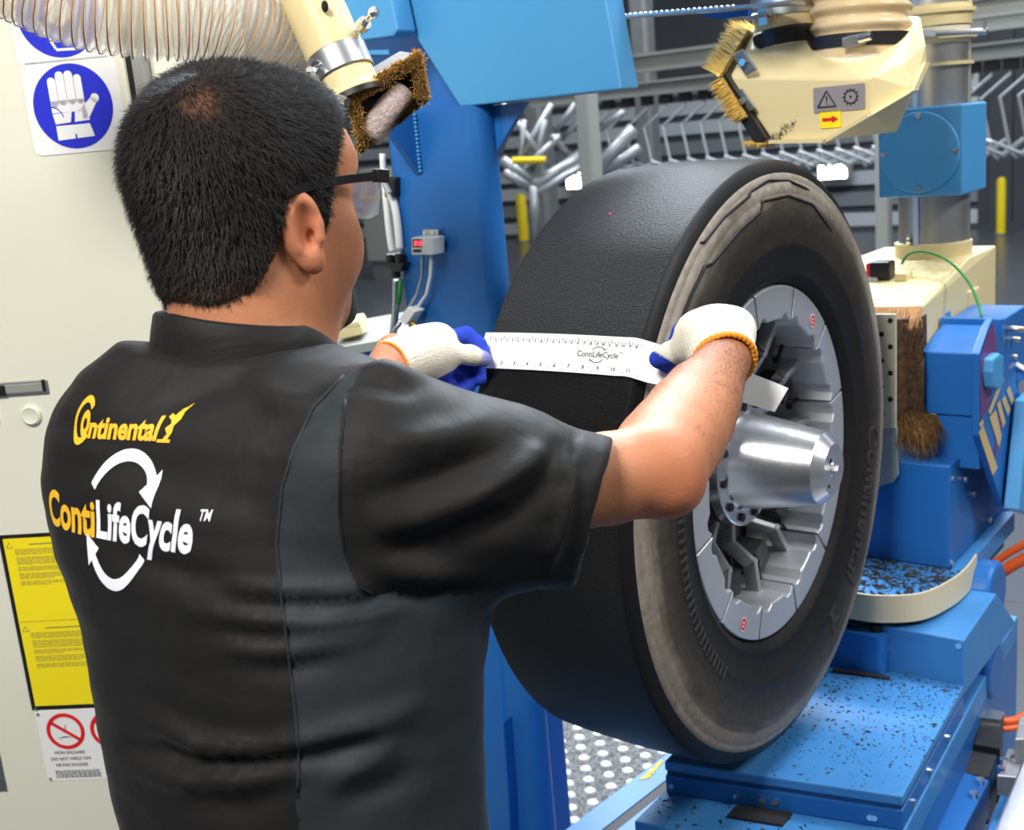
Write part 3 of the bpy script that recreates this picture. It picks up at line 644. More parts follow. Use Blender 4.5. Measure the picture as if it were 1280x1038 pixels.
mb = MB(); p = np.array([cx[0]-.03, cx[1]-RD-.001, zt(297)]); mb.ball(p, .007, 8); mb.ball(p+np.array([0, 0, .01]), .005, 8); mb.build('rivet', CHROME, du)

# ================================================================ BUFFING STATION (behind the tyre, right)
bs = thing('buffing_station', 'blue buffing station with brush guard and motor housing behind the tyre', 'buffing machine', (.02, .9, FLOOR))
# cream dust box the duct stands on
zt1 = on(1150, 384, 1, .62)[2]
cbx = [on(1085, 384, 1, .62), on(1152, 382, 1, .62)]
xr = cbx[1][0]
mb = MB()
t_near = zt1; t_far = on(1212, 322, 1, BD-.06)[2]
ar = on(1212, 322, 1, BD-.06)[0]
mb.hull([(-.12, .62, t_near), (xr, .62, t_near), (ar, BD-.06, t_far), (-.25, BD-.06, t_far), (ar, BD+.15, t_far), (-.25, BD+.15, t_far), (-.12, .62, t_near-.10), (xr, .62, t_near-.10), (ar, BD+.15, t_far-.28), (-.25, BD+.15, t_far-.28), (xr, .7, t_near-.2), (-.12, .7, t_near-.2)])
mb.build('dust_box', CREAM, bs, bevel=.003)
mb = MB(); mb.hull([(-.11, .63, t_near+.001), (xr-.006, .63, t_near+.001), (ar-.006, BD-.10, t_far-.003), (-.24, BD-.10, t_far-.003), (-.11, .63, t_near+.004), (xr-.008, .635, t_near+.004), (ar-.012, BD-.11, t_far+.001), (-.24, BD-.11, t_far+.001)]); mb.build('dust_layer', CREAMD, bs)
mb = MB(); mb.lathe([(-.02, RD*1.12), (.05, RD*1.12), (.052, RD)], (cx[0], cx[1], t_far-.02), (0, 0, 1), 40); mb.build('duct_socket', CREAM, bs, smooth=30)
for x, y, w_, h_, mt, nm in ((1103, 337, 13, 11, BLACK, 'black_fitting'), (1089, 337, 3, 10, REDL, 'red_fitting'), (1093, 354, 9, 11, GALV, 'zinc_fitting'), (1130, 352, 8, 12, CREAM, 'pipe_stub'), (1108, 358, 5, 6, STEELP, 'small_nut')):
    k = on(x, y, 1, .80); mb = MB(); hw = w_*2.45/FPX; hh = h_*2.45/FPX/1.0; mb.obox(k, (1, 0, 0), (0, 1, 0), (0, 0, 1), hw, .02, hh); mb.build(nm, mt, bs, bevel=.004)
mb = MB(); P = spline([on(1127, 330, 1, .82), on(1136, 318, 1, .82), on(1155, 315, 1, .82), on(1185, 326, 1, .80), on(1210, 352, 1, .78), on(1222, 378, 1, .76), on(1227, 396, 1, .74)], 6); mb.tube(P, .0028, 8); gw = mb.build('ground_wire', GREEN, bs, smooth='all')
mb = MB(); k = on(1205, 378, 1, .95); mb.prism([on(1187, 365, 1, .95), on(1212, 365, 1, .95), on(1212, 470, 1, .95), on(1187, 470, 1, .95)], (0, .08, 0)); mb.build('bracket_post', CREAM, bs, bevel=.003)
mb = MB(); mb.prism([on(1195, 371, 1, .948), on(1202, 371, 1, .948), on(1202, 460, 1, .948), on(1195, 460, 1, .948)], (0, .02, 0)); mb.build('post_slot', BLACK, bs)
# brush curtain + perforated plate
PB = .54
mb = MB(); mb.prism([on(1080, 393, 1, PB), on(1119.5, 393, 1, PB), on(1119.5, 536, 1, PB), on(1080, 536, 1, PB)], (0, .008, 0)); pl = mb.build('perforated_plate', mat('ivory_plate', s2l(196, 190, 166), .45), bs, bevel=.001)
HOLE = mat('dark_hole', (.005, .005, .005), .8)
for i in range(5):
    for x, y0 in ((1113, 401), (1102, 418)):
        y = y0+i*32.8
        if y > 530: continue
        mb = MB(); k = on(x, y, 1, PB); mb.cyl(k+np.array([0, -.001, 0]), k+np.array([0, .001, 0]), .0052, n=12); mb.build('plate_hole', HOLE, bs)
mb = MB(); mb.prism([on(1078, 534, 1, PB+.004), on(1121, 534, 1, PB+.004), on(1123, 594, 1, PB+.004), on(1116, 603, 1, PB+.004), on(1078, 616, 1, PB+.004)], (0, .008, 0)); mb.build('lower_plate', mat('grey_plate', s2l(150, 158, 158), .45), bs, bevel=.002)
mb = MB(); mb.prism([on(1118, 400, 1, PB+.02), on(1148, 398, 1, PB+.06), on(1150, 530, 1, PB+.06), on(1118, 535, 1, PB+.02)], (0, .05, 0)); mb.build('brush_backing', BRUSHB, bs)
bristles('brush_curtain', [on(1092, 385, 1, .615), on(1151, 384, 1, .615)], (0, .02, 0), (0, -.03, -.035), BRUSHT, bs, 700, .0022)
bristles('brush_curtain', [on(1134, 400, 1, PB+.05), on(1136, 525, 1, PB+.05)], (.055, .02, 0), (0, -.012, -.03), BRUSHB, bs, 2200, .0022)
bristles('brush_curtain', [on(1126, 522, 1, PB+.03), on(1162, 530, 1, PB+.05)], (.02, .03, .03), (.012, -.012, -.04), mat('ragged_bristle', s2l(120, 86, 40), .8, noise=(90, .8, s2l(60, 40, 20))), bs, 700, .0022, .8)
# motor housing
MF = .62
p = lambda x, y, b=MF: on(x, y, 1, b)
ML = p(1150, 440)[0]; MR = p(1224, 443)[0]; zt2 = p(1185, 441)[2]; zb2 = p(1185, 519)[2]
ztop = on(1190, 405, 1, MF+.11)[2]
mb = MB(); mb.hull([(ML, MF, zt2), (MR, MF, zt2), (ML, MF, zb2), (MR, MF, zb2), (ML+.012, MF+.11, ztop), (MR, MF+.11, ztop), (ML, MF+.35, ztop), (MR, MF+.35, ztop), (ML, MF+.35, zb2), (MR, MF+.35, zb2)]); mb.build('motor_housing', BLUE, bs, bevel=.003)
mb = MB(); mb.box(ML-.018, ML+.0, MF-.004, MF+.2, zb2, zt2+.05); mb.build('housing_flange', BLUE2, bs, bevel=.002)
mb = MB(); mb.box(ML+.005, MR+.012, MF+.11, MF+.125, ztop-.03, ztop+.012); mb.build('top_lip', BLUE, bs, bevel=.002)
mb = MB(); mb.box(ML+.028, MR, MF+.006, MF+.30, p(1185, 585)[2], zb2); mb.build('housing_base', BLUE, bs, bevel=.003)
# side cover with the emblem (plane a = const)
def oa(x, y): return on(x, y, 0, MR+.014)
cov = [(1225, 445), (1237, 405), (1243, 403), (1268, 468), (1277, 500), (1262, 560), (1252, 634), (1244, 600), (1225, 545)]
cov = [(1224, 443), (1236, 408), (1242, 397), (1262, 460), (1280, 505), (1320, 560), (1320, 640), (1254, 634), (1224, 545)]
mb = MB(); mb.prism([oa(x, y) for x, y in cov], (-.014, 0, 0)); sc_ = mb.build('side_cover', BLUE, bs, bevel=.002)
PURP = mat('purple_print', s2l(112, 62, 120), .4); TANP = mat('tan_print', s2l(206, 178, 126), .45)
def oap(x, y): return on(x, y, 0, MR+.0148)
mb = MB(); mb.add([oap(x, y) for x, y in [(1225, 450), (1236, 412), (1241, 402), (1246, 430), (1245, 470), (1238, 500), (1226, 530)]], [tuple(range(7))]); mb.build('cover_print', PURP, bs)
mb = MB(); mb.add([oap(x, y) for x, y in [(1246, 520), (1252, 512), (1250, 560), (1243, 575)]], [tuple(range(4))]); mb.build('cover_print', PURP, bs)
mb = MB()
for q in ([(1223.5, 541), (1229, 532), (1247, 585), (1241, 595)], [(1237, 522), (1245, 512), (1252, 545), (1249, 560)], [(1246, 505), (1250, 500), (1257, 528), (1254, 535)], [(1252, 500), (1256, 494), (1263, 512), (1260, 520)], [(1258, 488), (1262, 482), (1268, 500), (1265, 508)], [(1224, 530), (1228, 524), (1230, 529), (1226, 536)], [(1235, 515), (1253, 470), (1255, 475), (1238, 519)]):
    r_ = [on(x, y, 0, MR+.0152) for x, y in q]; mb.add(r_, [(0, 1, 2, 3)])
lg = mb.build('cover_lettering', TANP, bs); lg['label'] = 'tan block lettering on the side cover'
mb = MB(); k0 = on(1236, 465, 0, MR+.014)
ring = [(1228, 448), (1237, 441), (1242, 444), (1241, 482), (1235, 488), (1229, 484), (1227, 465)]
mb.prism([oa(x, y) for x, y in ring], (.02, 0, 0)); mb.build('grip_handle', BLUE2, bs, bevel=.005)
# outer angled guard at the frame edge
mb = MB(); mb.prism([on(1254, 636, 0, MR+.02), on(1268, 500, 0, MR+.02), on(1300, 470, 0, MR+.02), on(1300, 650, 0, MR+.02)], (.03, 0, 0)); mb.build('outer_guard', BLUE2, bs, bevel=.003)
for x, y, dx in ((1252, 411, 26), (1258, 424, 14), (1262, 446, 8)):
    mb = MB(); k = on(x, y, 0, MR-.01); mb.tube([k, k+np.array([dx/FPX*2.4*1.2, 0, 0])], .006, 8); mb.ball(k, .009, 8); mb.build('pipe_fitting', mat('brass_fitting', (.6, .55, .45), .3, .9), bs, smooth='all')
# lower pedestal
zl = on(1185, 583, 1, .56)[2]; LA_, LB_ = on(1060, 640, 1, .56)[0], on(1187, 640, 1, .56)[0]
zg = on(1190, 712, 1, .56)[2]
mb = MB(); mb.box(LA_, LB_, .56, .86, zg, zl); mb.build('pedestal', BLUE, bs, bevel=.003)
for x, y in ((1189, 600), (1187, 707)):
    mb = MB(); k = on(x, y, 0, LB_); mb.cyl(k+np.array([-.002, .01, 0]), k+np.array([.004, .01, 0]), .007, n=8); mb.build('screw', CHROME, bs)
for x, y in ((1206, 599), (1216, 617), (1235, 650)):
    mb = MB(); k = on(x, y, 0, LB_+.001); mb.cyl(k, k+np.array([.006, 0, 0]), .008, n=8); mb.build('screw', CHROME, bs)
mb = MB(); mb.prism([on(1190, 580, 0, LB_+.0), on(1245, 588, 0, LB_), on(1262, 640, 0, LB_), on(1240, 670, 0, LB_), on(1200, 640, 0, LB_)], (-.05, 0, 0)); mb.build('pedestal_wing', BLUE, bs)
# round turntable with cream rim band
ZT = -.36; 
ptsT = [on(x, y, 2, ZT)[:2] for x, y in ((1065, 740), (1100, 744), (1150, 741), (1185, 726), (1205, 711), (1219, 693))]
arcT = spline(ptsT, 8); arcT = [np.array([-.30, ptsT[0][1]+.01])]+arcT
HBAND = .055
full = [(x, y, ZT-.006) for x, y in arcT]+[(arcT[-1][0], .95, ZT-.006), (-.30, .95, ZT-.006)]
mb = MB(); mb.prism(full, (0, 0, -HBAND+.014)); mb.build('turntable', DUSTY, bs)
mb = MB(); n_ = len(arcT)
vs = []
for i, q in enumerate(arcT):
    t = arcT[min(i+1, n_-1)]-arcT[max(i-1, 0)]; t /= np.linalg.norm(t); nn = np.array([t[1], -t[0]])
    for off, z in ((0, ZT), (.004, ZT), (.004, ZT-HBAND), (0, ZT-HBAND)): vs.append((q[0]+nn[0]*off, q[1]+nn[1]*off, z))
fs = [(i*4+k, (i+1)*4+k, (i+1)*4+(k+1) % 4, i*4+(k+1) % 4) for i in range(n_-1) for k in range(4)]+[(0, 1, 2, 3), tuple((n_-1)*4+k for k in (3, 2, 1, 0))]
mb.add(vs, fs); mb.build('rim_band', mat('ivory_band', s2l(222, 208, 172), .45), bs)
mb = MB(); k = on(1153, 743, 2, ZT-.012); mb.ball(k+np.array([0, -.004, 0]), .005, 8); mb.build('screw', CHROME, bs)
mb = MB(); mb.prism([(x*.93-.004, y+.012, ZT-HBAND+.012) for x, y in arcT]+[(arcT[-1][0]*.93, .9, ZT-HBAND+.012), (-.30, .9, ZT-HBAND+.012)], (0, 0, -.028)); mb.build('bearing_ring', BLACK, bs)
# rubber crumbs on the turntable and the platform
def crumbs(name, n, fn, parent, smin=.0015, smax=.006):
    mb = MB()
    for i in range(n):
        p_ = fn(); s = random.uniform(smin, smax)*(.5+random.random()**3); t = random.random()*6.28; e = np.array([math.cos(t), math.sin(t), 0]); q = np.array([-e[1], e[0], 0])
        mb.add([p_-e*s*1.6, p_+q*s*.5, p_+e*s*1.6, p_-q*s*.5, p_+np.array([0, 0, s*.5])], [(0, 1, 4), (1, 2, 4), (2, 3, 4), (3, 0, 4)])
    return mb.build(name, RUBBERB, parent, kind='stuff')
def ft():
    while True:
        a_ = random.uniform(-.1, .16); b_ = random.uniform(.33, .56); 
        i = min(range(len(arcT)), key=lambda i: abs(arcT[i][0]-a_))
        if b_ > arcT[i][1]+.008: return np.array([a_, b_, ZT-.005])
crumbs('rubber_crumbs', 900, ft, bs, .002, .006)
# stepped blue base under the turntable
zS = on(1204, 801, 1, .385)[2]; zP = -.52
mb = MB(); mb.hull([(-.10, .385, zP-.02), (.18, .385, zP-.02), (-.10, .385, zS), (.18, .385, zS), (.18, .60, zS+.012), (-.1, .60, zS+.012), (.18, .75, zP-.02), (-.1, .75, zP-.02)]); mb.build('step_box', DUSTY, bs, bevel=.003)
mb = MB(); mb.prism([(a_, b_, zP-.02) for a_, b_ in rrpoly(-.12, on(1103, 815, 1, .35)[0], .35, .42, .012)], (0, 0, on(1095, 797, 1, .35)[2]-zP+.02)); mb.build('sensor_box', BLUE, bs, smooth=40)
for x0, x1, mt in ((1053, 1062, GREEN), (1066, 1086, GREEN)):
    mb = MB(); mb.prism([on(x0, 785, 1, .372), on(x1, 787, 1, .372), on(x1, 796, 1, .372), on(x0, 795, 1, .372)], (0, .02, 0)); mb.build('circuit_board', mat('teal_board', s2l(70, 140, 130), .4), bs)
mb = MB(); mb.cyl(on(1095, 795, 1, .38), on(1095, 780, 1, .38), .012); mb.build('black_fitting', BLACK, bs)
for x, y in ((1109, 811), (1199, 807)):
    mb = MB(); k = on(x, y, 1, .385); mb.cyl(k, k+np.array([0, -.005, 0]), .006, n=8); mb.build('screw', CHROME, bs)
mb = MB(); mb.cyl((.10, .66, zS-.015), (.168, .66, zS-.015), .068, n=40); mb.build('gear_cover', BLUE, bs, bevel=.01)
mb = MB(); mb.cyl((.08, .62, zP-.075), (.178, .62, zP-.075), .058, n=40); mb.build('gear_cover', BLUE, bs, bevel=.01)
mb = MB(); mb.tube(spline([on(1041, 838, 2, zP+.005), on(1075, 842, 2, zP+.005), on(1112, 848, 2, zP+.004)], 5), .004, 6); mb.build('rubber_strip', RUBBERB, bs)
# sloped platform: corners from the photograph's edges at z = -.52
Q = [on(830, 952, 2, zP), on(1128, 996, 2, zP), on(1205, 857, 2, zP), np.array([-.19, .386, zP])]
cenQ = sum(Q)/4
def grow(k, z): return [np.array([*(cenQ[:2]+(q[:2]-cenQ[:2])*k), z]) for q in Q]
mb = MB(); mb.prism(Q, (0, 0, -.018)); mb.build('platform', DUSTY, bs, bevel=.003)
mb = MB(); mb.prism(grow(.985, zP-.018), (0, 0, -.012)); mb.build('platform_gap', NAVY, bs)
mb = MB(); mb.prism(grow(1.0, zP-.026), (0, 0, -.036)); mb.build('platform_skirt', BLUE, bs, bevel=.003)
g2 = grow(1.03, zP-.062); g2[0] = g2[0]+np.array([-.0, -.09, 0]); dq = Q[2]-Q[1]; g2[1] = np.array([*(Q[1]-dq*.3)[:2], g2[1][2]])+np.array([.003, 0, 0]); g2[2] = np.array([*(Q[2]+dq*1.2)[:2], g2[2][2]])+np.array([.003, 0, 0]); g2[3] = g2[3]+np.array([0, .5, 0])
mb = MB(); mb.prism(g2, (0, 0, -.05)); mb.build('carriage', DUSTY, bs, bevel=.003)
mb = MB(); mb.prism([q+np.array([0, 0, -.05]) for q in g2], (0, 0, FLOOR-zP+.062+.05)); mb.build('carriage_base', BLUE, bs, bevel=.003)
def fp():
    while True:
        u, v = random.random(), random.random()**.6
        p_ = (Q[0]*(1-u)+Q[1]*u)*(1-v)+(Q[3]*(1-u)+Q[2]*u)*v
        if u > .15 and random.random() < .35+.65*abs(math.sin(9*u+5*v)): return p_+np.array([0, 0, .0004])
crumbs('rubber_crumbs', 1400, fp, bs, .0010, .0034)
def fp2():
    p_ = g2[0]+(g2[1]-g2[0])*random.random()+np.array([0, random.random()*.1, .0004]); return p_
crumbs('rubber_crumbs', 160, fp2, bs, .0012, .004)
for x, y in ((845, 975), (967, 973), (1095, 1000), (972, 1003), (1092, 1033), (915, 1017)):
    mb = MB(); k = on(x, y, 2, zP-.055); d_ = Q[1]-Q[0]; nn = np.array([d_[1], -d_[0], 0]); nn /= np.linalg.norm(nn); 
    k = np.array([*k[:2], zP-.05]); # on the skirt face
    s_ = ((k-Q[0]) @ (d_/np.linalg.norm(d_)))/np.linalg.norm(d_); k = Q[0]+d_*np.clip(s_, .03, .97)+np.array([0, 0, -.044]); mb.cyl(k, k+nn*.005, .0055, n=8); mb.build('screw', CHROME, bs)
for s_ in (.15, .4, .7):
    mb = MB(); d_ = Q[2]-Q[1]; nn = np.array([d_[1], -d_[0], 0]); nn /= np.linalg.norm(nn); k = Q[1]+d_*s_+np.array([0, 0, -.045]); mb.cyl(k, k+nn*.005, .006, n=8); mb.build('screw', CHROME, bs)
mb = MB(); k = on(950, 1020, 2, zP-.06); mb.obox(k, Q[1]-Q[0], (0, 1, 0), (0, 0, 1), .045, .02, .003); mb.build('cover_strip', RUBBERB, bs)
# side rail with a yellow tape mark on the left of the carriage
ZR = -.66
ra, rb_ = on(720, 1027, 2, ZR), on(824, 949, 2, ZR)
dR = rb_-ra; dR /= np.linalg.norm(dR); nR = np.array([dR[1], -dR[0], 0])
mb = MB(); s0_ = ra-dR*.6; s1_ = rb_+dR*.5
mb.prism([s0_, s1_, s1_+nR*.055, s0_+nR*.055], (0, 0, FLOOR-ZR+.0)); mb.build('side_rail', DUSTY, bs, bevel=.002)
mb = MB(); mb.prism([s0_+nR*.055+np.array([0, 0, -.002]), s1_+nR*.055+np.array([0, 0, -.002]), s1_+nR*.075+np.array([0, 0, -.002]), s0_+nR*.075+np.array([0, 0, -.002])], (0, 0, -.2)); mb.build('rail_gap', RUBBERB, bs)
mb = MB(); mb.prism([s0_+nR*.075, s1_+nR*.075, s1_+nR*.35, s0_+nR*.35], (0, 0, -.06)); mb.build('rail_plate', DUSTY, bs, bevel=.002)
ty0, ty1 = on(801, 975, 2, ZR), on(826, 950, 2, ZR)
mb = MB(); mb.prism([on(798, 976, 2, ZR+.0004), on(812, 973, 2, ZR+.0004), on(830, 952, 2, ZR+.0004), on(826, 950, 2, ZR+.0004)], (0, 0, .0006)); mb.build('tape_mark', mat('worn_yellow_tape', s2l(225, 205, 45), .6, noise=(80, .7, s2l(120, 110, 60))), bs)
# lower right: rail cover, black box, zinc box
ZQ = -.70
mb = MB(); q = [on(1150, 1060, 2, ZQ), on(1193, 1060, 2, ZQ), on(1237, 975, 2, ZQ), on(1205, 965, 2, ZQ)]; mb.prism(q, (0, 0, -.08)); mb.build('rail_cover', BLUE, bs, bevel=.003)
for x, y in ((1226, 979), (1218, 996)):
    mb = MB(); k = on(x, y, 2, ZQ); mb.cyl(k, k+np.array([0, 0, .008]), .009, n=12); mb.build('rail_screw', CHROME, bs)
mb = MB(); mb.prism([on(1198, 965, 2, ZQ), on(1236, 973, 2, ZQ), on(1250, 938, 2, ZQ+.02), on(1214, 930, 2, ZQ+.02)], (0, 0, -.1)); mb.build('drive_box', BLACK, bs, bevel=.003)
mb = MB(); mb.prism([on(1217, 930, 2, ZQ+.03), on(1250, 936, 2, ZQ+.03), on(1255, 892, 2, ZQ+.05), on(1228, 886, 2, ZQ+.05)], (0, 0, -.12)); mb.build('junction_box', BLACK, bs, bevel=.002)
mb = MB(); mb.prism([on(1225, 897, 2, ZQ+.052), on(1250, 900, 2, ZQ+.052), on(1256, 890, 2, ZQ+.052), on(1231, 885, 2, ZQ+.052)], (0, 0, -.012)); mb.build('box_lid', GALV, bs)
ap = thing('aluminium_rail', 'bright aluminium profile rail with bolted bracket beside the blue machine base', 'rail', np.append(on(1262, 1000, 2, FLOOR)[:2], FLOOR))
mb = MB(); q = [on(1238, 1050, 2, -.62), on(1280, 945, 2, -.62), on(1320, 950, 2, -.62), on(1300, 1070, 2, -.62)]; mb.prism(q, (0, 0, -.05)); mb.build('profile', ALU, ap, bevel=.004)
mb = MB(); mb.prism([x_+np.array([0, 0, -.05]) for x_ in q], (0, 0, FLOOR+.67)); mb.build('profile_support', GREYP, ap)
mb = MB(); mb.prism([on(1246, 970, 2, -.66), on(1272, 972, 2, -.66), on(1280, 940, 2, -.66), on(1260, 935, 2, -.66)], (0, 0, -.04)); mb.build('bracket', ALUD, ap, bevel=.002)
mb = MB(); mb.prism([on(1268, 955, 2, -.66), on(1280, 955, 2, -.66), on(1284, 925, 2, -.66), on(1274, 925, 2, -.66)], (0, 0, .05)); mb.build('bracket_plate', ALUD, ap, bevel=.002)
for x, y in ((1255, 955), (1268, 952), (1252, 965)):
    mb = MB(); k = on(x, y, 2, -.66); mb.cyl(k, k+np.array([0, 0, .01]), .008, n=6); mb.build('hex_bolt', CHROME, ap)
mb = MB(); mb.prism([on(1235, 1040, 2, -.74), on(1262, 960, 2, -.74), on(1300, 905, 2, -.74), on(1330, 1040, 2, -.74)], (0, 0, -.03)); tr_ = mb.build('drip_tray', DUSTY, bs)
for pts, r, lab in (([(1240, 725), (1258, 712), (1275, 702), (1300, 690)], .012, 'orange cable beside the upper gear cover of the blue machine'), ([(1240, 706), (1262, 691), (1278, 682), (1300, 670)], .008, 'upper orange cable of the pair leaving the blue gear cover'), ([(1250, 903), (1268, 901), (1284, 894), (1310, 885)], .009, 'orange cable leaving the black junction box'), ([(1250, 912), (1270, 910), (1290, 906), (1310, 903)], .006, 'thin orange cable under the thicker one at the black junction box')):
    b_ = .75 if pts[0][1] < 800 else None
    P = [on(x, y, 1, .75) if b_ else on(x, y, 2, ZQ+.02) for x, y in pts]
    mb = MB(); mb.tube(spline(P, 5), r, 10); tag(mb.build('power_cable', ORANGE, None, smooth='all'), lab, 'cable', 'orange power cables')
mb = MB(); mb.tube(spline([on(1255, 446, 1, .9), on(1268, 456, 1, .9), on(1290, 468, 1, .9)], 5), .009, 8); tag(mb.build('air_pipe', GALV, None, smooth='all'), 'silver braided hose behind the motor side cover', 'hose')

# ================================================================ LEFT: WHITE CABINET
DC = 1.92
def pc(x, y): # point on the cabinet door plane, nearly facing the camera
    n = AX @ (-np.array([.10, .995, 0.0])); o_ = AX @ (CAM+DC*ray(100, 300)-T); r = AX @ ray(x, y); c_ = AX @ (CAM-T)
    return c_+r*(((o_-c_) @ n)/(r @ n))
nC = AX @ (-np.array([.10, .995, 0.0])); nC /= np.linalg.norm(nC); zC = np.array([0, 0, 1.]); xC = np.cross(zC, nC); xC = xC/np.linalg.norm(xC)
if (pc(200, 300)-pc(100, 300)) @ xC < 0: xC = -xC
cab = thing('control_cabinet', 'tall white control cabinet with safety signs on its door', 'cabinet', np.array([*(pc(60, 600)[:2]-nC[:2]*.2), FLOOR]))
def cl_(x, y): 
    v = pc(x, y)-pc(100, 300); return v @ xC, v[2]
O_ = pc(100, 300); XR = cl_(160, 85)[0]; zf = FLOOR-O_[2]
def cbox(x0, x1, z0, z1, d0, d1, mt, nm, par, bev=.004):
    mb = MB(); c_ = O_+xC*(x0+x1)/2+zC*(z0+z1)/2+nC*(d0+d1)/2; mb.obox(c_, xC, zC, nC, (x1-x0)/2, (z1-z0)/2, abs(d1-d0)/2); return mb.build(nm, mt, par, bevel=bev)
cbox(-.9, XR+.003, zf+.0, .78, -.45, -.012, CABINET, 'cabinet_body', cab)
cbox(-.9, XR, zf+.08, .75, -.012, .012, CABINET, 'door', cab, .006)
cbox(XR+.002, XR+.010, zf+.05, .75, -.2, .006, BLACK, 'door_seal', cab, 0)
cbox(XR+.010, XR+.028, zf+.05, .75, -.3, .010, GREYP, 'cabinet_frame', cab, .002)
cbox(XR+.028, XR+.075, zf+.0, .78, -.4, -.02, CABINET, 'side_panel', cab, .002)
# handle recess, plugs
x0, z0 = cl_(-40, 486); x1, z1 = cl_(65, 481)
hz = (z0+z1)/2
cbox(x0, x1, z1-.012, z1+.012, .012, .016, STEELP, 'handle_frame', cab, .002)
cbox(x0+.004, x1-.004, z1-.008, z1+.008, .014, .0175, GREYP, 'handle_bar', cab, .002)
hx, hz2 = cl_(7, 486); cbox(hx-.009, hx+.009, hz2-.009, hz2+.009, .014, .019, BLACK, 'handle_key', cab, .001)
hx, hz2 = cl_(61, 480); cbox(hx-.004, hx+.002, hz2-.009, hz2+.011, .014, .018, BLACK, 'handle_key', cab, .001)
for x, y in ((44, 517), (-8, 522)):
    mb = MB(); c_ = O_+xC*cl_(x, y)[0]+zC*cl_(x, y)[1]+nC*.012; mb.lathe([(0, .0175), (.004, .0175), (.007, .014), (.006, .012), (.006, 0)], c_, nC, 32); mb.build('round_plug', CABINET, cab, smooth=35)
cbox(cl_(-20, 390)[0], cl_(3, 400)[0], cl_(2, 407)[1], cl_(2, 380)[1], .012, .016, STEELP, 'latch_plate', cab, .002)
cbox(cl_(-30, 950)[0], cl_(9, 960)[0], cl_(4, 985)[1], cl_(4, 935)[1], .012, .014, GALV, 'latch_plate', cab, .002)
def cdec(nm, geos, mt, x, y, off, par, thick=None):
    cx_, cz_ = cl_(x, y); return decal(nm, geos, mt, O_+xC*cx_+zC*cz_, xC, zC, .012+off, par, thick)
if np.cross(xC, zC) @ nC < 0: print('FLIP')
PXM = (cl_(150, 130)[0]-cl_(50, 138)[0])/100                   # metres per pixel on the door
# glove sign
hw = 58*PXM
gs = cdec('glove_sign', [rrect_geo(-hw, -hw*.93, hw, hw*.93, .012)], PAPER, 97, 133, .0012, cab, .0012)
cdec('sign_disc', [disc_geo(49*PXM, 56)], SIGNB, 96, 133, .0018, gs)
k = PXM
hand = [rrect_geo(-27*k, -2*k, -17*k, 33*k, 4.9*k), rrect_geo(-16.5*k, 0, -6*k, 39*k, 5*k), rrect_geo(-5.5*k, 0, 5*k, 39*k, 5*k), rrect_geo(5.5*k, 0, 15*k, 34*k, 4.7*k),
        rect_geo(-27*k, -8*k, 15*k, 6*k), poly_geo([(-27*k, -9*k), (-3*k, -8*k), (-6*k, -20*k), (-25*k, -21*k)]), poly_geo([(-1*k, -20*k), (1*k, -8*k), (15*k, -5*k), (18*k, -19*k)]),
        poly_geo([(10*k, -4*k), (25*k, 8*k), (31*k, 3*k), (18*k, -16*k), (10*k, -18*k)]), sh(disc_geo(5.2*k, 20), 28*k, 5.5*k), poly_geo([(-25*k, -23*k), (17*k, -23*k), (21*k, -38*k), (-1*k, -39*k), (-1*k, -34*k), (-3*k, -34*k), (-3*k, -39*k), (-25*k, -40*k)])]
cdec('glove_pictogram', hand, PAPER, 96, 131, .0023, gs)
cdec('glove_pictogram_lines', [ring_geo(15*k, 16.2*k, math.radians(10), math.radians(85), 14)], SIGNB, 70, 151, .0028, gs)
# face shield sign above, partly behind the hose
fs_ = cdec('face_shield_sign', [rrect_geo(-hw, -hw*.93, hw, hw*.93, .012)], PAPER, 76, 18, .0012, cab, .0012)
cdec('sign_disc', [disc_geo(51*PXM, 56)], SIGNB, 77, 16, .0018, fs_)
cdec('shield_pictogram', [line(-27*k, 4*k, -10*k, -29*k, 3*k), line(-10*k, -30*k, 18*k, -31*k, 3*k), line(18*k, -31*k, 24*k, 0, 3*k), sh(disc_geo(16*k, 24), 0, 12*k)], PAPER, 80, 29, .0023, fs_)
# yellow instruction sheet
yx0, yz1 = cl_(-4, 667); yx1 = cl_(160, 650)[0]; yz0 = cl_(46, 884)[1]
def cdl(nm, geos, mt, off, par, thick=None): return decal(nm, geos, mt, O_, xC, zC, .012+off, par, thick)
yx0 = cl_(46, 884)[0]; xs = cl_(0, 668)[0]; yx0 = (yx0+xs)/2
ys = cdl('instruction_sheet', [rect_geo(yx0, yz0, yx0+.235, yz1)], BLACK, .0008, cab, .0008)
cdl('yellow_sheet', [rect_geo(yx0+.008, yz0+.008, yx0+.23, yz1-.007)], SIGNY, .0012, ys)
geos = []; zc_ = yz1-.022; half = (yz0+yz1)/2
for block in range(2):
    zt_ = yz1-.016 if block == 0 else half-.006
    geos.append(rect_geo(yx0+.055, zt_-.004, yx0+.16, zt_-.0015)); zz = zt_-.011
    geos += [line(yx0+.012, zt_-.008, yx0+.024, zt_-.008, .0012), line(yx0+.012, zt_-.008, yx0+.018, zt_+.002, .0012), line(yx0+.024, zt_-.008, yx0+.018, zt_+.002, .0012)]
    for par_ in (4, 5, 3, 4, 3):
        for li in range(par_):
            x_ = yx0+.026; xe = yx0+.226 if li < par_-1 else yx0+.08+.08*random.random()
            while x_ < xe:
                wl = random.uniform(.004, .014); geos.append(rect_geo(x_, zz-.0013, min(x_+wl, xe), zz)); x_ += wl+.0016
            zz -= .0030
        zz -= .0030
    if block == 0: geos.append(rect_geo(yx0+.01, half+.004, yx0+.226, half+.005))
cdl('sheet_print', geos, INKG, .0016, ys)
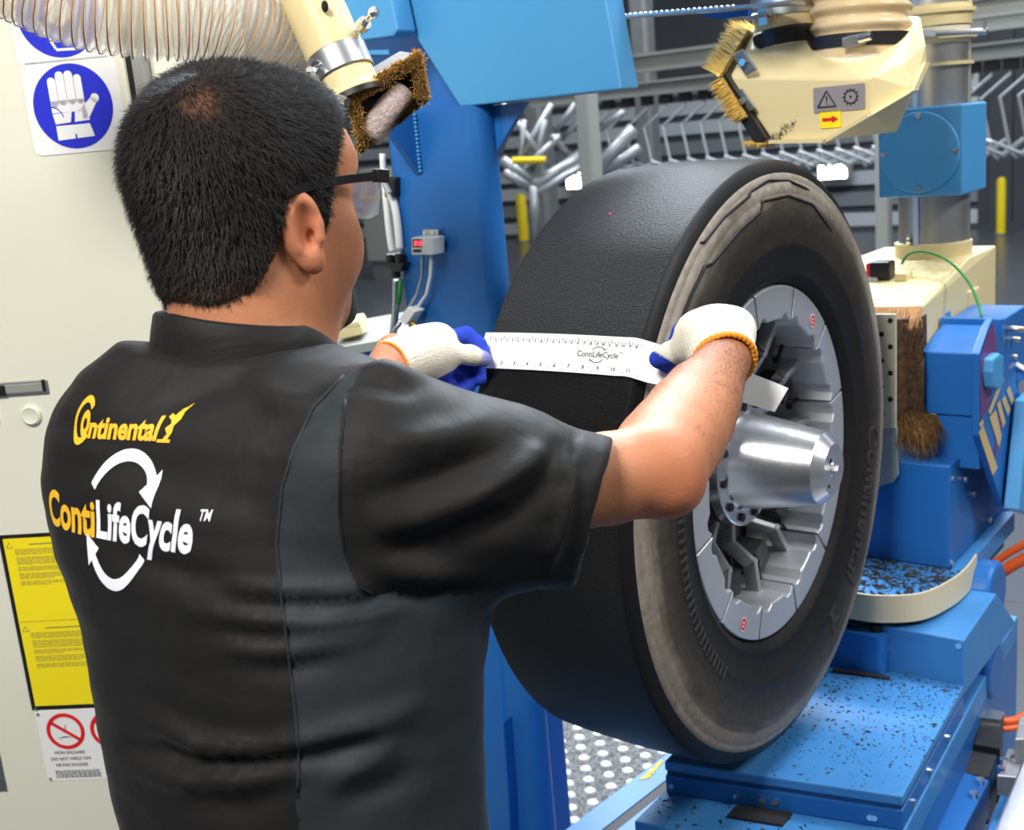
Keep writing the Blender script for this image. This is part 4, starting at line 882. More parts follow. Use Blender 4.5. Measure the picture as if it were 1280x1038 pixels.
# prohibition sheet below
px0 = yx0+.004; pz1 = yz0-.002; pz0 = cl_(67, 972)[1]
ps = cdl('prohibition_sheet', [rect_geo(px0, pz0, px0+.21, pz1)], PAPER, .0008, cab, .0008)
RR = 27*PXM
for i, cx_ in enumerate((px0+.052, px0+.135)):
    cz_ = pz1-.042
    cdl('prohibition_symbol', [sh(ring_geo(RR*.80, RR, 0, 2*math.pi, 40), cx_, cz_), sh(rect_geo(-RR*.85, -RR*.09, RR*.85, RR*.09), cx_, cz_, rot=-.62)], SIGNR, .0016, ps)
    cdl('prohibition_pictogram', [sh(poly_geo([(-.018, -.014), (.012, -.012), (-.004, -.010)]), cx_, cz_), sh(line(0, -.002, .001, .012, .0018), cx_, cz_)], INKD, .0013, ps)
for i, (s_, sx_) in enumerate((('NON SALDARE', .7), ('DO NOT WELD ON', .7), ('NE PAS SOUDER', .7))):
    v_, f_ = text_geo(s_, .0085, bold=.0002); cdl('sheet_print', [sh((v_, f_), px0+.052, pz1-.085-i*.0125)], INKD, .0013, ps)
geos = []
for r_ in range(4):
    x_ = px0+.018
    while x_ < px0+.10:
        wl = random.uniform(.003, .009); geos.append(rect_geo(x_, pz1-.121-r_*.004, x_+wl, pz1-.1235-r_*.004)); x_ += wl+.0015
for r_ in range(7):
    x_ = px0+.115
    while x_ < px0+.18:
        wl = random.uniform(.004, .012); geos.append(rect_geo(x_, pz1-.078-r_*.0085, x_+wl, pz1-.082-r_*.0085)); x_ += wl+.003
cdl('sheet_print', [(v[::-1] if False else v, [tuple(reversed(f)) for f in fs2]) for v, fs2 in geos], INKD, .0013, ps)
for x_, z_ in ((px0+.006, pz1-.006), (px0+.006, pz0+.005), (px0+.004, pz1+.005)):
    mb = MB(); c_ = O_+xC*x_+zC*z_+nC*.0125; mb.cyl(c_, c_+nC*.003, .0022, n=8); mb.build('rivet', STEELP, ps)

# ================================================================ PARTS BEHIND THE WORKER'S CHIN
bx_ = thing('equipment_box', 'small cream box on a grey ledge beside the air hoses', 'box', mp(435, 415, 2.6))
for q, mt, nm in (([(420, 412), (452, 408), (455, 418), (424, 425)], CREAM, 'box_body'), ([(424, 405), (448, 401), (452, 408), (424, 412)], CREAM, 'box_lid')):
    mb = MB(); mb.prism([mp(x, y, 2.6) for x, y in q], AX @ np.array([0, .12, 0.])); mb.build(nm, mt, bx_, bevel=.003)
mb = MB(); mb.prism([mp(405, 438, 2.55), mp(520, 418, 2.55), mp(520, 428, 2.55), mp(405, 450, 2.55)], AX @ np.array([0, .4, 0.])); lg_ = mb.build('grey_ledge', GREYP, None); 
mb = MB(); mb.prism([mp(405, 448, 2.56), mp(520, 427, 2.56), mp(528, 700, 2.56), mp(405, 700, 2.56)], AX @ np.array([0, .38, 0.])); 
led = thing('equipment_ledge', 'grey topped blue ledge running behind the worker beside the column', 'ledge', np.append(mp(460, 700, 2.56)[:2], FLOOR)); setp(lg_, led); mb.build('ledge_front', BLUE, led)
# ================================================================ FLOOR AND HALL
def floor_mat():
    m = mat('polished_concrete', s2l(78, 81, 88), .28, spec=.45, noise=(1.2, .5, s2l(64, 67, 74)), bump=(6, .03)); return m
mb = MB(); mb.box(-30, 26, -6, 26, FLOOR-.1, FLOOR); struct(mb.build('floor', floor_mat()))
# floor joint
mb = MB(); mb.box(-2, 6, 2.30, 2.312, FLOOR, FLOOR+.001); struct(mb.build('trim_1', DARK))
# non slip plate on the left of the rail
pt = thing('anti_slip_plate', 'dark anti slip floor plate with bright raised studs beside the blue rail', 'floor plate', (-.9, .8, FLOOR))
PZ = FLOOR+.012
mb = MB(); mb.box(-1.5, -.55, .2, 1.9, FLOOR, PZ); mb.build('plate', mat('crumb_covered_plate', (.035, .035, .035), .7, noise=(110, .8, (.22, .22, .22), .25), bump=(90, .8)), pt)
sm = None; cnt = 0
STUD = mat('stud_steel', (.85, .85, .84), .5, .15)
r0_ = on(705, 905, 2, PZ); 
for i in range(-18, 26):
    for j in range(-18, 26):
        x = 770+0*i; c_ = on(760, 970, 2, PZ)+np.array([.036*i+.036*j, .044*i-.044*j, 0]); 
        v = W(c_)-CAM; zz = v @ FW; qx, qy = 640+FPX*(v @ CR)/zz, 519-FPX*(v @ CU)/zz
        if not (690 < qx < 850 and 895 < qy < 1050): continue
        if sm is None:
            mb = MB(); mb.lathe([(0, .016), (.004, .0135), (.0055, .009), (.0055, 0)], (0, 0, 0), (0, 0, 1), 8)
            sm = bpy.data.meshes.new('stud'); sm.from_pydata([tuple(p @ AX) for p in np.array(mb.v)], [], mb.f); sm.materials.append(STUD); sm.update()
        o = bpy.data.objects.new('stud', sm); COL.objects.link(o); setp(o, pt); o.location = W(c_)+np.array([RNG.uniform(-.002, .002), RNG.uniform(-.002, .002), 0]); cnt += 1
# back wall: dark lower field, pale horizontal boards, columns
BW = 14.6
WALLD = mat('dark_wall_panel', s2l(66, 69, 74), .6, noise=(1.5, .4, s2l(52, 55, 60)))
WALLL = mat('pale_wall_board', s2l(186, 192, 196), .5, noise=(2, .3, s2l(168, 175, 180)))
WALLG = mat('grey_wall_board', s2l(122, 128, 132), .55)
mb = MB(); mb.box(-30, 26, BW, BW+.2, FLOOR, 7); wl = struct(mb.build('wall_back', WALLD))
for i in range(8):
    z0 = FLOOR+.05+i*.29
    mb = MB(); mb.box(-26, -3.75, BW-.05, BW, z0, z0+.19); mb.build('board', WALLL if i % 3 != 1 else WALLG, wl)
for i in range(14):
    a_ = -3.6+i*.55; mb = MB(); mb.box(a_, a_+.28, BW-.06, BW, FLOOR, 3.0); mb.build('panel_rib', WALLD, wl)
for a_ in (-16, -11, -6.2, -1.5):
    mb = MB(); mb.box(a_, a_+.06, BW-.09, BW-.05, FLOOR, 1.6); mb.build('vertical_rail', STEELP, wl)
mb = MB(); mb.box(-30, 26, BW-.12, BW, FLOOR, FLOOR+.06); struct(mb.build('baseboard_back', WALLD))
# lamps on the far wall
GLOW = mat('lamp_glow', (1, 1, 1), .5, emit=((1, .98, .95), 14))
for (x, y), w_, h_, lab in (((718, 226), .16, .12, 'glowing white work lamp on the far wall, left of the tyre top'), ((1040, 215), .20, .09, 'glowing white work lamp on the far wall below the dust hood')):
    c_ = on(x, y, 1, BW-.35); lt = thing('work_lamp', lab, 'lamp', c_-np.array([0, 0, h_]))
    mb = MB(); mb.box(c_[0]-w_-.03, c_[0]+w_+.03, c_[1]+.02, c_[1]+.20, c_[2]-h_-.03, c_[2]+h_+.03); mb.build('housing', GREYP, lt, bevel=.02)
    mb = MB(); mb.box(c_[0]-w_, c_[0]+w_, c_[1], c_[1]+.03, c_[2]-h_, c_[2]+h_); mb.build('lens', GLOW, lt, bevel=.04, seg=3)
# bollards
def bollard(x, ytop, ybot, wpx, lab):
    r = ray(x, ybot); t = -CAM[2]/r[2]; base = AX @ (CAM+t*r-T); d_ = t
    if base[1] > BW-.6: base = on(x, ybot, 1, BW-.6); base[2] = FLOOR
    top = on(x, ytop, 1, base[1])[2]; rr = wpx/2*d_/FPX
    bt = thing('safety_bollard', lab, 'bollard', base, 'yellow safety bollards')
    mb = MB(); mb.lathe([(0, rr), (top-base[2]-rr, rr), (top-base[2]-rr*.3, rr*.75), (top-base[2], 0)], base, (0, 0, 1), 20); mb.build('post', YELLOW, bt, smooth=40)
    mb = MB(); mb.lathe([(0, rr*1.5), (.02, rr*1.5), (.02, rr)], base, (0, 0, 1), 20); mb.build('base_ring', STEELP, bt)
bollard(655, 241, 297, 13, 'thick yellow safety bollard between the blue column and the tyre')
bollard(687, 238, 296, 9, 'slim yellow safety bollard just behind the tyre tread')
bollard(1251, 221, 293, 11, 'yellow safety bollard standing right of the exhaust duct')
# hall posts
def post(x, wpx, d_, lab, mt=GREYP):
    bb = mp(x, 200, d_); rr = wpx/2*d_/FPX
    pt_ = thing('steel_post', lab, 'post', (bb[0], bb[1], FLOOR), 'hall posts')
    mb = MB(); mb.box(bb[0]-rr*.8, bb[0]+rr*.8, bb[1]-rr*.8, bb[1]+rr*.8, FLOOR, 2.6); mb.build('shaft', mt, pt_, bevel=rr*.3)
    mb = MB(); mb.box(bb[0]-rr*1.4, bb[0]+rr*1.4, bb[1]-rr*1.4, bb[1]+rr*1.4, FLOOR, FLOOR+.02); mb.build('foot_plate', STEELP, pt_)
post(738, 29, 7.5, 'pale grey steel post rising behind the tyre tread')
post(1104, 22, 7.0, 'pale grey steel post beside the exhaust duct')
post(676, 36, 11.9, 'dark grey steel post behind the yellow bollards', STEELP)
post(812, 30, 11.5, 'dark grey steel post behind the hook conveyor', STEELP)
# conveyor beams
def beam(x0, y0, x1, y1, b_, hpx, lab):
    p, q = on(x0, y0, 1, b_), on(x1, y1, 1, b_); z_ = (p[2]+q[2])/2; d_ = (W(p)-CAM) @ FW; h = hpx*d_/FPX
    p[2] = q[2] = z_
    p = p+(p-q)*.3; q = q+(q-p)*.3
    bm_ = thing('conveyor_beam', lab, 'beam', ((p[0]+q[0])/2, b_, z_-h/2), 'overhead conveyor beams')
    mb = MB(); c_ = (p+q)/2; L_ = abs(q[0]-p[0])/2
    mb.obox(c_+np.array([0, 0, h*.42]), (1, 0, 0), (0, 1, 0), (0, 0, 1), L_, h*.4, h*.08); mb.build('flange', GREYP, bm_)
    mb = MB(); mb.obox(c_, (1, 0, 0), (0, 1, 0), (0, 0, 1), L_, h*.12, h*.42); mb.build('web', GREYP, bm_)
    mb = MB(); mb.obox(c_-np.array([0, 0, h*.42]), (1, 0, 0), (0, 1, 0), (0, 0, 1), L_, h*.4, h*.08); mb.build('flange', GREYP, bm_)
    return c_, h
beam(780, 72, 1280, 32, 7.0, 22, 'upper pale grey conveyor beam behind the dust hood')
beam(780, 101, 1280, 75, 7.6, 17, 'lower pale grey conveyor beam carrying the tyre hooks')
beam(1215, 12, 1280, 2, 5.0, 26, 'short pale grey beam above the exhaust duct')
# hooks of the tyre hanging conveyor
def make_hook():
    h = thing('tyre_hook', 'bent steel tyre hook hanging in a row from the overhead conveyor', 'hook', (0, 0, 0), 'tyre hooks on the conveyor')
    mb = MB(); mb.box(-.05, .05, -.03, .03, -.03, .05); mb.build('trolley', BLACK, h)
    mb = MB(); mb.tube([(0, 0, 0), (0, -.02, -.06), (-.18, -.10, -.22), (-.10, -.10, -.62), (-.06, -.08, -.66)], .014, 6); mb.build('shank', HOOKM, h)
    mb = MB(); mb.tube([(-.10, -.3, -.62), (-.10, .25, -.54)], .020, 6); mb.build('cradle_bar', HOOKM, h)
    mb = MB(); mb.tube([(-.10, -.3, -.62), (-.30, -.34, -.52), (-.36, -.34, -.50)], .014, 6); mb.build('cradle_arm', HOOKM, h)
    return h
HOOKM = mat('hook_steel', (.42, .44, .46), .4, .6)
hook0 = make_hook(); first = True
def place_hook(p):
    global first
    if first: h = hook0; first = False
    else:
        h = hook0.copy(); COL.objects.link(h)
        for ch in hook0.children:
            c_ = ch.copy(); COL.objects.link(c_); c_.parent = h; c_.matrix_parent_inverse = ch.matrix_parent_inverse.copy()
    h.location = W(p)
b_ = 7.6
for i in range(24):
    p_ = on(760+i*24, 112-i*1.35, 1, b_); p_[2] = .735; place_hook(p_)
# Y frame of bundled tubes behind the column
yf = thing('tube_rack', 'rack of crossed grey steel tubes behind the yellow bollards', 'rack', on(668, 290, 1, 9.5))
DY = 10.0
for a_, c_, r in (((628, 200), (668, 232), .05), ((668, 232), (735, 188), .05), ((668, 232), (668, 300), .045), ((628, 130), (700, 225), .03), ((690, 130), (640, 215), .03), ((655, 150), (648, 225), .025), ((682, 150), (665, 215), .025), ((700, 170), (640, 225), .03), ((720, 130), (690, 170), .03), ((690, 170), (712, 195), .03), ((735, 140), (700, 175), .03), ((630, 215), (670, 240), .04), ((672, 240), (740, 200), .04), ((640, 150), (625, 190), .03), ((780, 140), (745, 165), .03), ((792, 160), (735, 225), .06), ((800, 185), (745, 220), .05)):
    mb = MB(); mb.tube([mp(*a_, DY), mp(*c_, DY+.2)], r, 8); mb.build('tube', HOOKM, yf, smooth='all')
mb = MB(); mb.tube([mp(640, 201, DY-.05), mp(682, 200, DY-.05)], .03, 8); mb.build('yellow_bar', YELLOW, yf)
# pipes / white cabinet seen between the hoses
eq = thing('hall_machine', 'grey hall machine far behind the air hoses', 'machine', np.append(mp(470, 290, 15)[:2], FLOOR))
pz = mp(470, 240, 15); mb = MB(); mb.box(pz[0]-.3, pz[0]+.15, pz[1], pz[1]+.5, FLOOR+.25, pz[2]+.3); mb.build('machine_body', GREYP, eq, bevel=.03)
mb = MB(); mb.box(pz[0]-.25, pz[0]+.1, pz[1]+.05, pz[1]+.45, FLOOR, FLOOR+.25); mb.build('machine_plinth', STEELP, eq)
mb = MB(); mb.box(pz[0]-.3, pz[0]+.15, pz[1]-.01, pz[1]+.01, pz[2]-.08, pz[2]-.05); mb.build('yellow_stripe', YELLOW, eq)
# ================================================================ WORKER (signed distance fields meshed with surface nets, machine coords)
def vnorm(v): return np.sqrt((v*v).sum(-1))
def smin(a, b, k):
    h = np.clip(.5+.5*(b-a)/k, 0, 1); return b+(a-b)*h-k*h*(1-h)
def smax(a, b, k): return -smin(-a, -b, k)
def cone(P, a, b, ra, rb):
    a = np.asarray(a, np.float32); b = np.asarray(b, np.float32); ab = b-a; pa = P-a
    t = np.clip((pa @ ab)/(ab @ ab), 0, 1); return vnorm(pa-t[..., None]*ab)-(ra+(rb-ra)*t)
def ell(P, c, r, M=None):
    q = P-np.asarray(c, np.float32)
    if M is not None: q = q @ np.asarray(M, np.float32).T
    r = np.asarray(r, np.float32); k0 = vnorm(q/r); k1 = vnorm(q/(r*r))+1e-9; return k0*(k0-1)/k1
def chain(P, pts, rs, k=.006):
    d = cone(P, pts[0], pts[1], rs[0], rs[1])
    for i in range(1, len(pts)-1): d = smin(d, cone(P, pts[i], pts[i+1], rs[i], rs[i+1]), k)
    return d
def nets(fn, lo, hi, h, refine=2):
    lo = np.array(lo, np.float32); n = np.ceil((np.array(hi)-lo)/h).astype(int)+1
    ax = [lo[i]+h*np.arange(n[i], dtype=np.float32) for i in range(3)]
    F = np.empty(n, np.float32)
    for i in range(n[0]):
        G = np.stack(np.meshgrid(ax[0][i:i+1], ax[1], ax[2], indexing='ij'), -1); F[i] = fn(G)[0]
    s = F < 0; c = [s[i:n[0]-1+i, j:n[1]-1+j, k:n[2]-1+k] for i in (0, 1) for j in (0, 1) for k in (0, 1)]
    cnt = sum(x.astype(np.int8) for x in c); mixed = (cnt > 0) & (cnt < 8)
    idx = np.argwhere(mixed); vid = -np.ones(mixed.shape, np.int64); vid[mixed] = np.arange(len(idx))
    offs = [(i, j, k) for i in (0, 1) for j in (0, 1) for k in (0, 1)]
    val = np.stack([F[idx[:, 0]+o[0], idx[:, 1]+o[1], idx[:, 2]+o[2]] for o in offs], 1)
    acc = np.zeros((len(idx), 3)); num = np.zeros(len(idx))
    for e1 in range(8):
        for e2 in range(e1+1, 8):
            if sum(abs(offs[e1][q]-offs[e2][q]) for q in range(3)) != 1: continue
            a, b = val[:, e1], val[:, e2]; cr = (a < 0) != (b < 0); t = np.where(cr, a/(a-b+1e-12), 0)
            p = np.array(offs[e1])+t[:, None]*(np.array(offs[e2])-np.array(offs[e1])); acc += np.where(cr[:, None], p, 0); num += cr
    V = lo+h*(idx+acc/num[:, None])
    faces = []
    for axq in range(3):
        u, v = (axq+1) % 3, (axq+2) % 3
        sl0 = [slice(1, n[q]-1) for q in range(3)]; sl1 = list(sl0); sl0[axq] = slice(0, n[axq]-1); sl1[axq] = slice(1, n[axq])
        a = s[tuple(sl0)]; b = s[tuple(sl1)]; E_ = np.argwhere(a != b); flip = a[tuple(E_.T)]
        base = E_.copy(); base[:, u] += 1; base[:, v] += 1
        def cell(du, dv):
            q = base.copy(); q[:, u] -= du; q[:, v] -= dv; return vid[tuple(q.T)]
        Q_ = np.stack([cell(1, 1), cell(0, 1), cell(0, 0), cell(1, 0)], 1)
        Q_[~flip] = Q_[~flip][:, ::-1]; faces.append(Q_)
    faces = np.concatenate(faces); faces = faces[(faces >= 0).all(1)]
    V = V.astype(np.float32)
    for _ in range(refine):
        d = fn(V); g = grad(fn, V, h*.3); V = V-np.clip(d, -h, h)[:, None]*g
    return V.astype(float), faces
def grad(fn, V, e):
    V = V.astype(np.float32); g = np.stack([fn(V+np.array(o, np.float32)*e)-fn(V-np.array(o, np.float32)*e) for o in ((1, 0, 0), (0, 1, 0), (0, 0, 1))], -1)/(2*e)
    return g/(vnorm(g)[..., None]+1e-9)
def pxof(V):
    w_ = V @ AX+T-CAM; z_ = w_ @ FW; return np.stack([640+FPX*(w_ @ CR)/z_, 519-FPX*(w_ @ CU)/z_], -1), z_
def np_mesh(name, V, F, mats, parent, mi=None, smooth='all'):
    me = bpy.data.meshes.new(name); me.from_pydata(W(V).tolist(), [], F.tolist() if hasattr(F, 'tolist') else F); me.update()
    for m_ in (mats if isinstance(mats, (list, tuple)) else [mats]): me.materials.append(m_)
    if mi is not None: me.polygons.foreach_set('material_index', np.asarray(mi, np.int32))
    return link(name, me, parent, smooth)
def vcol(o, cols, name='tint'):
    at = o.data.color_attributes.new(name, 'FLOAT_COLOR', 'POINT'); c = np.ones((len(cols), 4), np.float32); c[:, :3] = cols; at.data.foreach_set('color', c.ravel())
def tint_mat(name, rough, **k):
    m = mat(name, (1, 1, 1), rough, **k); nt = m.node_tree; a = nt.nodes.new('ShaderNodeAttribute'); a.attribute_name = 'tint'
    b = nt.nodes['Principled BSDF']; nt.links.new(a.outputs['Color'], b.inputs['Base Color']); return m, a, b
def polyd(q, line_):
    line_ = np.array(line_, float); d = np.full(len(q), 1e9)
    for a, b in zip(line_[:-1], line_[1:]):
        ab = b-a; t = np.clip(((q-a) @ ab)/(ab @ ab), 0, 1); d = np.minimum(d, vnorm(q-a-t[:, None]*ab))
    return d
def polyt(q, line_):
    line_ = np.array(line_, float); L_ = np.concatenate([[0], np.cumsum(vnorm(np.diff(line_, axis=0)))]); d = np.full(len(q), 1e9); tt = np.zeros(len(q))
    for i, (a, b) in enumerate(zip(line_[:-1], line_[1:])):
        ab = b-a; t = np.clip(((q-a) @ ab)/(ab @ ab), 0, 1); e = vnorm(q-a-t[:, None]*ab); m_ = e < d; d = np.where(m_, e, d); tt = np.where(m_, (L_[i]+t*vnorm(ab))/L_[-1], tt)
    return d, tt
def vnoise(P, s, seed=0):
    r = np.random.default_rng(seed); o_ = np.zeros(len(P))
    for i in range(6):
        k = r.normal(size=3)*s*(1+.35*i); o_ += np.sin(P @ k+r.uniform(0, 6.28))/(1+.35*i)
    return o_/3

wk = thing('person', 'man in black short sleeve work shirt and white gloves measuring the tyre', 'person', (-.04, -1.0, FLOOR))
# ---- joints
HC_ = mp(303, 221, 1.08)
pt_ = math.radians(-7); yw = math.radians(1)
hf = np.array([math.sin(yw)*math.cos(pt_), math.cos(yw)*math.cos(pt_), math.sin(pt_)]); hr = np.array([math.cos(yw), -math.sin(yw), 0]); hu = np.cross(hr, hf)
HM = np.stack([hr, hf, hu])                        # machine -> head local
def hl(P): return (P-HC_.astype(np.float32)) @ HM.T.astype(np.float32)
def H(x, y, z): return HC_+x*hr+y*hf+z*hu
NB = mp(318, 425, 1.09)                            # neck base
SR = mp(474, 582, .975); ER = mp(822, 586, 1.08); WR = mp(905, 452, 1.33)
SL = np.array([-.205, -.915, .290]); WL = mp(487, 458, 1.535); EL = mp(405, 640, 1.30)
# ---- head
def head_sdf(P):
    q = hl(P); ax_ = np.abs(q[..., 0]); qs = np.stack([ax_, q[..., 1], q[..., 2]], -1)
    d = ell(q, (0, -.006, .006), (.0765, .1000, .084))
    d = smin(d, ell(q, (0, .038, -.050), (.071, .068, .076)), .03)
    d = smin(d, ell(qs, (.038, .056, -.070), (.036, .045, .046)), .03)       # cheeks
    d = smin(d, ell(q, (0, .088, -.124), (.038, .032, .028)), .03)           # chin
    d = smin(d, ell(q, (0, .048, .022), (.070, .062, .058)), .03)         # forehead
    d = smin(d, ell(qs, (.050, .020, -.100), (.022, .040, .030)), .03)       # jaw corner
    d = smin(d, ell(q, (0, .088, .016), (.050, .020, .014)), .02)            # brow
    d = smin(d, cone(q, (0, .104, .004), (0, .122, -.036), .008, .013), .012)   # nose
    d = smin(d, ell(qs, (.012, .115, -.040), (.010, .012, .008)), .008)
    d = smin(d, ell(q, (0, .104, -.074), (.028, .014, .008)), .008)          # lips
    d = smin(d, ell(q, (0, .104, -.086), (.024, .013, .008)), .008)
    d = smax(d, -ell(qs, (.031, .112, -.004), (.017, .014, .011)), .010)     # eye sockets
    d = smin(d, ell(qs, (.031, .091, -.004), (.013, .013, .012)), .002)      # eyes
    return d
def neck_sdf(P):
    q = hl(P)
    d = cone(P, H(0, -.018, -.06), NB+np.array([0, -.006, 0]), .064, .069)
    d = smin(d, cone(P, H(0, .02, -.105), NB+np.array([0, .035, 0]), .045, .05), .03)
    d = smin(d, cone(P, NB+np.array([-.05, -.02, -.075]), NB+np.array([.05, -.02, -.075]), .05, .05), .05)
    return d
def ear_sdf(P, s):
    q = hl(P); c = np.array([s*.077, .004, -.052]); q = q-c.astype(np.float32)
    # ear local: e1 outwards-back, e2 along the ear height
    t = math.radians(-24*s); ox = np.array([math.cos(t), math.sin(t)*1, 0.]); n_ = np.array([s*.86, -.5*1, 0]); n_ /= np.linalg.norm(n_)
    f_ = np.array([s*.5, .86, 0]); f_ /= np.linalg.norm(f_); u_ = np.array([0, -.12, 1.]); u_ -= n_*(u_ @ n_); u_ /= np.linalg.norm(u_); f_ = np.cross(u_, n_)
    if f_[1] < 0: f_ = -f_
    x = q @ n_.astype(np.float32); y = q @ f_.astype(np.float32); z = q @ u_.astype(np.float32)
    # helix: tilted disc with a hollow, lobe below
    w_ = np.where(z > 0, .0195, .0165); L2 = np.stack([x-.010, y+.004, z], -1)
    d = ell(L2, (0, 0, .004), (.0105, .0195, .0325))
    d = smin(d, ell(L2, (.001, .006, -.026), (.008, .011, .012)), .008)
    d = smax(d, -ell(L2, (.0135, .003, .004), (.0140, .0135, .0240)), .003); d = smax(d, -ell(L2, (.006, .008, -.004), (.011, .0065, .008)), .003)
    d = smin(d, cone(L2, (.004, .014, -.008), (.002, .015, .006), .0045, .004), .004)   # tragus
    d = smin(d, cone(L2, (.004, -.006, -.014), (.005, -.008, .016), .0035, .003), .006)
    return d
def face_sdf(P):
    d = smin(head_sdf(P), neck_sdf(P), .028)
    for s in (1, -1): d = smin(d, ear_sdf(P, s), .006)
    return d
hv, hfc = nets(face_sdf, HC_-np.array([.135, .15, .30]), HC_+np.array([.135, .15, .12]), .0032)
# ---- arms (bare skin from inside the sleeves to inside the gloves)
eu = np.array([.02, -.02, -.03]); 
def armR(P):
    d = chain(P, [SR+np.array([0, 0, -.02]), SR*.45+ER*.55+np.array([0, 0, -.020]), SR*.2+ER*.8+np.array([0, 0, -.010]), ER], [.050, .042, .042, .041], .004)
    fdir = WR-ER
    d = smin(d, chain(P, [ER, ER+fdir*.12, ER+fdir*.26, ER+fdir*.42, ER+fdir*.60, ER+fdir*.80, WR, WR+fdir*.12], [.041, .0455, .0475, .0465, .0425, .0345, .0295, .029], .003), .016)
    d = smin(d, ell(P, mp(842, 612, 1.07), (.022, .022, .020)), .02)       # elbow tip
    d = smin(d, ell(P, mp(815, 556, 1.12), (.024, .034, .024)), .03)          # forearm muscle
    return d
def armL(P):
    d = chain(P, [SL, EL, EL*.6+WL*.4, WL, WL+(WL-EL)*.1], [.05, .042, .042, .029, .028], .004); return d
def bodycore(P):
    d = ell(P, NB+np.array([0, -.02, -.20]), (.15, .10, .22)); d = smin(d, cone(P, SL, SR, .06, .06), .04); return d
def lohi(*pts, m_=.07):
    p = np.array(pts); return p.min(0)-m_, p.max(0)+m_
av, af = nets(lambda P: smin(armR(P), bodycore(P), .03), *lohi(SR, ER, WR, NB+np.array([-.15, 0, -.42]), SL), .0055)
lv_, lf_ = nets(armL, *lohi(SL, EL, WL), .006)
# skin colours: neck/arms tan, redder ear and elbow, beard shadow
SK = np.array(s2l(182, 122, 88))
def skin_cols(V):
    q = (V-HC_) @ HM.T; c = np.tile(SK, (len(V), 1)); n_ = vnoise(V, 60, 3)[:, None]; c = c*(1+.05*n_)
    ear = np.exp(-((np.abs(q[:, 0])-.088)/.014)**2-((q[:, 1]-.0)/.03)**2-((q[:, 2]+.05)/.04)**2)[:, None]; c = c*(1-ear*np.array([[.0, .16, .16]]))
    el_ = np.exp(-(vnorm(V-mp(850, 615, 1.06))/.04)**2)[:, None]; c = c*(1-el_*np.array([[-.02, .18, .2]]))
    wr_ = np.clip(1-vnorm(V-WR)/.2, 0, 1)[:, None]; c = c*(1-wr_*np.array([[.34, .36, .34]]))     # hairier, darker lower forearm
    # stubble
    bd = np.exp(-(np.clip((q[:, 2]+.055)/.03, 0, 9))**2)*np.clip((q[:, 1]-.015)/.03, 0, 1)*np.clip((.13+q[:, 2]+.03)/.03, 0, 1)
    c = c*(1-.30*bd[:, None]); return c
allV = np.concatenate([hv, av, lv_]); allF = np.concatenate([hfc, af+len(hv), lf_+len(hv)+len(av)])
SKIN, _a, _b = tint_mat('skin', .5, spec=.28, bump=(240, .12)); _b.inputs['Subsurface Weight'].default_value = .12; _b.inputs['Subsurface Radius'].default_value = (.012, .005, .003); _b.inputs['Subsurface Scale'].default_value = .5
body = np_mesh('body', allV, allF, SKIN, wk); vcol(body, skin_cols(allV)); body['label'] = 'bare head, neck and forearms'
# fine dark hair on the forearm
fd_ = WR-ER; tpar = ((av-ER) @ fd_)/(fd_ @ fd_); ag = grad(armR, av, .003).astype(float); cand = np.where((tpar > .05) & (tpar < .97) & (vnorm(av-ER-tpar[:, None]*fd_) < .075))[0]
r3 = np.random.default_rng(8); w3 = np.clip(tpar[cand], .1, 1); pk = r3.choice(cand, 5200, p=w3/w3.sum()); b3 = av[pk]+r3.normal(size=(5200, 3))*.002; n3 = ag[pk]
b3 = b3-n3*armR(b3.astype(np.float32))[:, None]; f3 = fd_/np.linalg.norm(fd_)+r3.normal(size=b3.shape)*.35; f3 -= n3*(f3*n3).sum(1)[:, None]; s3 = np.cross(f3, n3)*.00011
sv3 = np.concatenate([b3-s3, b3+s3, b3+f3*.0045+n3*.0010]); i3 = np.arange(5200)
ah = np_mesh('forearm_hair', sv3, [(int(i), int(i+5200), int(i+10400)) for i in i3], mat('forearm_hair', (.06, .035, .022), .6), body); ah['kind'] = 'stuff'
# eyes (thin lids keep them mostly closed towards the tape)
for s in (1, -1):
    mb = MB(); mb.ball((0, 0, 0), .0118, 14); P = np.array(mb.v); mb.v = [tuple(H(s*.031, .0928, -.004)+p) for p in P]; mb.build('eye', mat('eye_white', (.7, .68, .66), .2), wk, smooth='all')
    mb = MB(); q = H(s*.031, .1005, -.006); mb.ball(q, .0052, 10); mb.build('iris', mat('dark_iris', (.02, .012, .008), .2), wk, smooth='all')
# ---- hair
HAIRB = [(-1, -.108), (0, -.110), (35, -.112), (58, -.098), (70, -.070), (80, -.030), (92, -.026), (100, -.052), (108, -.056), (113, -.010), (120, .022), (130, .044), (150, .060), (181, .066)]
def hair_mask(q):
    phi = np.degrees(np.arctan2(np.abs(q[..., 0]), -q[..., 1])); zb = np.interp(phi, [b[0] for b in HAIRB], [b[1] for b in HAIRB]); return q[..., 2]-zb
def hair_sdf(P):
    q = hl(P); m_ = np.clip(hair_mask(q)/.022, -1, 1); t = np.where(m_ > 0, .0015+.0085*np.sqrt(np.clip(m_, 0, 1)), .0015+.004*m_)
    t = t+np.clip(q[..., 2]-.02, 0, .06)*.02
    return smin(head_sdf(P), neck_sdf(P), .028)-t.astype(np.float32)
cv, cf = nets(hair_sdf, HC_-np.array([.115, .145, .16]), HC_+np.array([.115, .14, .135]), .0036)
keep = hair_mask((cv-HC_) @ HM.T) > -.004
fk = keep[cf].all(1); cf = cf[fk]; used = np.unique(cf); rm = -np.ones(len(cv), int); rm[used] = np.arange(len(used)); cv = cv[used]; cf = rm[cf]
